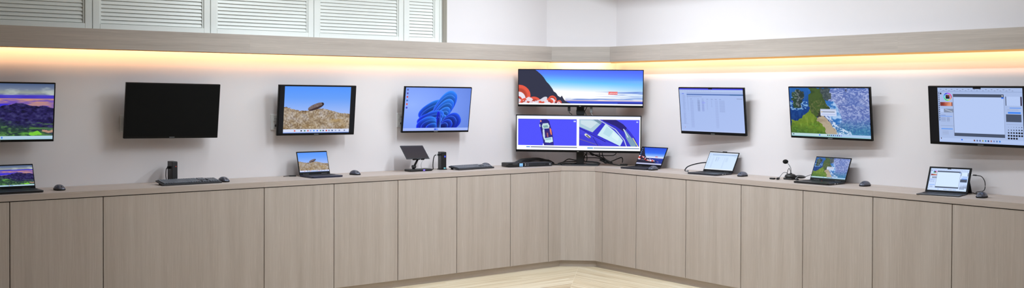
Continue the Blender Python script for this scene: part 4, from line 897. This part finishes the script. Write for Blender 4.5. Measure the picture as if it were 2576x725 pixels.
for r_ in range(2):
    for i in range(24): b.box(.052 + i * .0068, .0568 + i * .0068, -.0015, .001, .008 + r_ * .012, .0165 + r_ * .012, mat=SW)
for i in range(4): b.box(.222 + i * .009, .228 + i * .009, -.0015, .001, .008, .028, mat=SW)
b.build('ports', 'rubber', t)
b = MB()
for i in range(24): b.box(.0535 + i * .0068, .0555 + i * .0068, -.0018, .0005, .0305, .033, mat=SW)
for z in (.01, .023): b.box(.038, .048, -.0018, .0005, z, z + .006, mat=SW)
b.box(.05, .216, -.0018, .0005, .0178, .0192, mat=SW); b.build('port_labels', 'port', t)
for z in (.012, .024): b = MB(); b.box(.014, .018, -.0018, .0005, z, z + .005, mat=SW); b.build('status_light', 'ledwhite', t)
b = MB(); b.cyl((.268, -.0005, .019), .008, .003, 16, 'y', mat=SW); b.build('lock', 'grey', t)
# dome of bundled dark cable behind
b = MB(); rr = random.Random(3)
for k in range(9):
    y = -.108 - k * .0065 + rr.uniform(-.003, .003); h = .055 + .010 * math.sin(k * 1.3) - .0035 * abs(k - 3)
    x0 = -.965 + rr.uniform(-.015, .02); x1 = -.515 + rr.uniform(-.03, .012)
    b.tube([(x0, y, ZT + .006), (x0 + .05, y, ZT + .032), (x0 + .10, y - .003, ZT + h - .004), (x0 + .2, y + .003, ZT + h), (x0 + .30, y, ZT + h - .001), (x1 - .06, y, ZT + .034), (x1, y, ZT + .006)], .0062, 8, 5)
b.tube([(-.90, -.135, ZT + .03), (-.7, -.13, ZT + .048), (-.55, -.135, ZT + .03)], .012, 8, 6)
tag(b.build('cable_bundle', 'cable', smooth=True), 'humped bundle of thick black cables lying behind the rack switch', 'cable')
c = thing('tagged_cable', 'black cable with a mint coloured tag between the rack switch and the stand', 'cable', T((-.66, -.30, ZT)))
b = MB(); b.tube([(-.695, -.27, ZT + .02), (-.66, -.285, ZT + .012), (-.60, -.29, ZT + .008), (-.555, -.325, ZT + .006)], .007); b.build('cord', 'cable', c, smooth=True)
b = MB(); b.box(-.69, -.655, -.300, -.296, ZT + .018, ZT + .0255, mat=None); b.build('tag', 'tag', c)

def dw(a, off, z): return DIAG @ Vector((a * .8 if a > 0 else a, -off, z))
def dp(a, off, z): return DIAG @ Vector((a, -off, z))
def cable_obj(name, pts, r_, label, mat='cable'):
    b = MB(); b.tube(pts, r_, 8, 7); return tag(b.build(name, mat, smooth=True), label, 'cable', None)
# loose cables left and right of the pole (positions: along the corner, distance from the corner, height)
Q = PO
cable_obj('power_cable', [dw(-.19, Q - .02, ZT + .006), dw(-.15, Q - .04, ZT + .03), dw(-.11, Q - .05, ZT + .052), dw(-.06, Q - .05, ZT + .045), dw(-.03, Q - .08, ZT + .04)], .0045, 'black cable arching off the base just left of the stand pole')
cable_obj('power_cable', [dw(-.20, Q + .02, ZT + .015), dw(-.13, Q - .01, ZT + .031), dw(-.06, Q - .02, ZT + .033), dw(-.03, Q - .06, ZT + .03)], .0055, 'thick black cable lying flat on the stand base left of the pole')
cable_obj('power_cable', [dw(-.17, Q + .04, ZT + .014), dw(-.12, Q + .01, ZT + .018), dw(-.05, Q + .005, ZT + .018), dw(-.02, Q - .05, ZT + .018)], .006, 'lowest black cable on the stand base left of the pole')
cable_obj('signal_cable', [dw(.05, Q - .03, ZT + .14), dw(.12, Q - .02, ZT + .11), dw(.19, Q - .01, ZT + .085), dw(.26, Q, ZT + .065), dw(.33, Q + .01, ZT + .035), dw(.36, Q - .02, ZT + .02)], .006, 'thickest black cable slanting from behind the lower wide monitor to the counter')
cable_obj('signal_cable', [dw(.035, Q - .06, ZT + .10), dw(.10, Q - .05, ZT + .10), dw(.2, Q - .04, ZT + .092), dw(.30, Q - .04, ZT + .088), dw(.38, Q - .05, ZT + .094), dw(.41, Q - .06, ZT + .13), dw(.41, Q - .06, ZT + .17)], .0035, 'black cable making the long low loop right of the stand pole')
cable_obj('signal_cable', [dw(.21, Q - .03, ZT + .17), dw(.215, Q - .03, ZT + .10), dw(.22, Q - .02, ZT + .08), dw(.27, Q - .01, ZT + .055), dw(.33, Q, ZT + .03)], .004, 'black cable hanging straight down from the lower wide monitor, left of its neighbour')
cable_obj('signal_cable', [dw(.245, Q - .03, ZT + .17), dw(.247, Q - .03, ZT + .10), dw(.26, Q - .02, ZT + .075), dw(.30, Q - .01, ZT + .05), dw(.36, Q, ZT + .03)], .004, 'black cable hanging straight down from the lower wide monitor, right of its neighbour')
cable_obj('signal_cable', [dw(.04, Q - .02, ZT + .08), dw(.07, Q - .02, ZT + .095), dw(.075, Q - .01, ZT + .05), dw(.06, Q, ZT + .035), dw(.04, Q, ZT + .05), dw(.055, Q, ZT + .09), dw(.08, Q - .02, ZT + .12)], .004, 'small black cable loop tight against the right of the stand pole')
cable_obj('signal_cable', [dw(.04, Q - .04, ZT + .066), dw(.12, Q - .04, ZT + .068), dw(.20, Q - .03, ZT + .066), dw(.27, Q - .02, ZT + .05), dw(.31, Q - .01, ZT + .03)], .0035, 'black cable stretched level right of the stand pole')
cable_obj('power_cable', [dw(.06, Q - .01, ZT + .034), dw(.14, Q - .01, ZT + .032), dw(.20, Q, ZT + .026), dw(.22, Q + .015, ZT + .018), dw(.16, Q + .03, ZT + .016), dw(.07, Q + .03, ZT + .016)], .006, 'flat black cable loop on the stand base right of the pole')
cable_obj('power_cable', [dw(.28, Q - .01, ZT + .02), dw(.36, Q - .02, ZT + .042), dw(.43, Q - .03, ZT + .066), dw(.465, Q - .03, ZT + .072), dw(.475, Q - .03, ZT + .05), dw(.47, Q - .02, ZT + .028)], .0042, 'black cable kinked into a pointed arch left of the dark cliff laptop')
cable_obj('power_cable', [dw(.27, Q + .0, ZT + .03), dw(.35, Q + .0, ZT + .018), dw(.42, Q + .02, ZT + .008), dw(.48, Q + .03, ZT + .006)], .005, 'black cable trailing along the counter to the dark cliff laptop')
b = MB(); b.box(.356, .424, -Q + .005, -Q + .03, ZT + .001, ZT + .017, .004, mat=DIAG); tag(b.build('power_adapter', 'cable'), 'small flat black adapter behind the left corner of the dark cliff laptop', 'adapter')
b = MB(); b.box(.074, .108, -Q + .03, -Q + .05, ZT + .12, ZT + .175, .004, mat=DIAG); b.tube([dw(.11, Q - .04, ZT + .125), dw(.12, Q - .03, ZT + .10), dw(.15, Q - .03, ZT + .09)], .006)
tag(b.build('cable_connector', 'cable'), 'chunky black connector block hanging under the lower wide monitor right of the pole', 'connector')
b = MB(); b.tube([dw(.30, Q - .02, ZT + .03), dw(.25, Q - .02, ZT + .045), dw(.22, Q - .02, ZT + .055)], [.012] * 30, 10, 5); b.ball(dw(.29, Q - .015, ZT + .035), .026, .02, .018); tag(b.build('cable_knot', 'cable', smooth=True), 'tight black knot where the cables meet right of the stand base', 'cable')
# plugs and cable between the two wide monitors
for i, (a, h, lb) in enumerate(((-.098, .055, 'short dark plug hanging below the upper wide monitor left of the pole'), (.10, .07, 'longer dark plug hanging below the upper wide monitor right of the pole'))):
    t = thing('signal_plug', lb, 'plug', DIAG @ T((a, -DOFF + .034, 1.40)), 'plugs below the upper wide monitor')
    b = MB(); b.box(a - .012, a + .012, -DOFF + .034, -DOFF + .050, 1.444 - h, 1.444, .002, mat=DIAG); b.build('plug_body', 'char' if i == 0 else 'grey', t)
    b = MB(); b.tube([dp(a, DOFF - .042, 1.444 - h + .002), dp(a + .004, DOFF - .044, 1.43 - h), dp(a + .018, DOFF - .06, 1.42 - h), dp(a + .03, DOFF - .09, 1.40 - h)], .003); b.build('cord', 'cable' if i == 0 else 'paleclear', t, smooth=True)
cable_obj('signal_cable', [dp(.075, DOFF - .05, 1.45), dp(.05, DOFF - .06, 1.405), dp(.040, DOFF - .07, 1.385), dp(.05, DOFF - .06, 1.365), dp(.058, DOFF - .05, 1.33)], .0035, 'thin black cable bending between the two wide monitors beside the pole')

# ------------------------------------------------------------------ wall outlets
def outlet(x, z, label):
    t = thing('wall_outlet', label, 'outlet', T((x, 0, z)), 'white wall outlets on the left wall')
    b = MB(); b.box(x - .038, x + .038, -.008, -.0003, z - .06, z + .06, .003, seg=2); b.build('plate', 'white', t)
    for dz in (-.026, .026):
        b = MB(); b.box(x - .018, x + .018, -.0105, -.0075, z + dz - .018, z + dz + .018, .004, seg=2); f = b.build('socket', 'white', t)
        for xs0 in (-.007, .0045): b = MB(); b.box(x + xs0, x + xs0 + .0025, -.0112, -.0095, z + dz - .006, z + dz + .006); b.build('slot', 'slot', f)
    c = thing('power_cable', 'black cable plugged into ' + label.replace('white wall outlet', 'the outlet'), 'cable', T((x, -.01, z - .03)), None)
    b = MB(); b.box(x - .008, x + .016, -.034, -.0115, z - .036, z - .018, .003); b.build('plug', 'cable', c)
    b = MB(); b.tube([(x + .01, -.03, z - .028), (x + .035, -.045, z - .032), (x + .07, -.06, z - .03), (x + .12, -.07, z)], .0035); b.build('cord', 'cable', c, smooth=True)
outlet(-4.312, 1.324, 'white wall outlet half hidden behind the switched off monitor')
outlet(-3.180, 1.318, 'white wall outlet at the left edge of the balanced rock monitor')
outlet(-2.054, 1.319, 'white wall outlet at the left edge of the blue ribbon monitor')

# ------------------------------------------------------------------ little things near the laptops
# pen-like adapter and plug left of the balanced rock laptop, small dongle at its right
c = thing('power_cable', 'thin black charging cable with a slim plug, left of the balanced rock laptop', 'cable', T((-3.12, -.17, ZT)))
b = MB(); b.tube([(-3.11, -.10, ZT + .006), (-3.06, -.12, ZT + .006)], .005, 10, 1); b.build('plug', 'cable', c)
b = MB(); b.tube([(-3.15, -.085, ZT + .003), (-3.11, -.10, ZT + .006)], .0025, 8, 1); b.build('cord', 'cable', c)
# black cable of the white screen laptop
c = thing('power_cable', 'thick black cable arching onto the left of the white screen laptop', 'cable', T((-.2, -1.6, ZT)))
b = MB(); b.tube([(-.345, -1.632, ZT + .018), (-.34, -1.615, ZT + .028), (-.29, -1.60, ZT + .052), (-.22, -1.605, ZT + .068), (-.15, -1.62, ZT + .078), (-.07, -1.64, ZT + .079), (-.02, -1.66, ZT + .06)], .0045); b.build('cord', 'cable', c, smooth=True)
b = MB(); b.box(-.352, -.325, -1.645, -1.632, ZT + .0145, ZT + .0255, .002); b.build('plug', 'silver', c)

# desk microphone with gooseneck beside the beach picture laptop
mc = thing('desk_microphone', 'black gooseneck desk microphone left of the beach picture laptop', 'microphone', T((-.13, -2.49, ZT)))
b = MB(); b.ball((-.13, -2.452, 1.033), .022, .021, .017, 20); b.build('foam_windscreen', 'foam', mc, smooth=True)
b = MB(); b.tube([(-.13, -2.464, 1.026), (-.13, -2.483, 1.012), (-.13, -2.500, .988), (-.13, -2.505, .962), (-.13, -2.505, .936)], .0026); b.build('gooseneck', 'grey', mc, smooth=True)
b = MB(); b.ball((-.13, -2.50, ZT + .023), .040, .046, .023, 24); b.box(-.17, -.09, -2.54, -2.46, ZT, ZT + .012, .004); b.build('base', 'black', mc, smooth=False)
b = MB(); b.cyl((-.13, -2.505, ZT + .044), .007, .012, 14); b.build('socket', 'char', mc)
b = MB(); b.ball((-.085, -2.555, ZT + .022), .022, .048, .013, 20); b.build('speaker_arm', 'black', mc, smooth=True)
c = MB(); c.tube([(-.132, -2.498, ZT + .045), (-.132, -2.500, ZT + .062), (-.13, -2.487, ZT + .083), (-.128, -2.474, ZT + .07), (-.128, -2.468, ZT + .05), (-.125, -2.455, ZT + .02), (-.12, -2.43, ZT + .012)], .0022)
tag(c.build('microphone_cable', 'cable', smooth=True), 'thin cable standing up in a small loop against the microphone stem', 'cable')
c = thing('charging_cable', 'thin cable running from the microphone to a black plug on the counter at its left', 'cable', T((-.2, -2.44, ZT)))
b = MB(); b.tube([(-.10, -2.455, ZT + .02), (-.09, -2.45, ZT + .034), (-.10, -2.435, ZT + .047), (-.12, -2.425, ZT + .046), (-.16, -2.43, ZT + .025), (-.20, -2.445, ZT + .009)], .0022); b.build('cord', 'grey', c, smooth=True)
b = MB(); b.tube([(-.20, -2.445, ZT + .0085), (-.245, -2.465, ZT + .0085)], .0085, 10, 1); b.build('plug', 'cable', c)
b = MB(); b.box(-.245, -.215, -2.43, -2.39, ZT + .001, ZT + .012, .003); b.build('adapter', 'cable', c)
c = thing('charging_cable', 'silver cable from the microphone curling onto the left corner of the beach picture laptop', 'cable', T((-.2, -2.62, ZT)))
b = MB(); b.tube([(-.085, -2.60, ZT + .022), (-.14, -2.62, ZT + .03), (-.20, -2.625, ZT + .036), (-.24, -2.645, ZT + .034), (-.28, -2.66, ZT + .026), (-.30, -2.685, ZT + .0215)], .003); b.tube([(-.09, -2.605, ZT + .026), (-.07, -2.64, ZT + .042), (-.07, -2.69, ZT + .046), (-.08, -2.72, ZT + .03)], .0028); b.build('cord', 'grey', c, smooth=True)
b = MB(); b.box(-.318, -.294, -2.70, -2.682, ZT + .0155, ZT + .027, .002); b.build('plug', 'char', c)
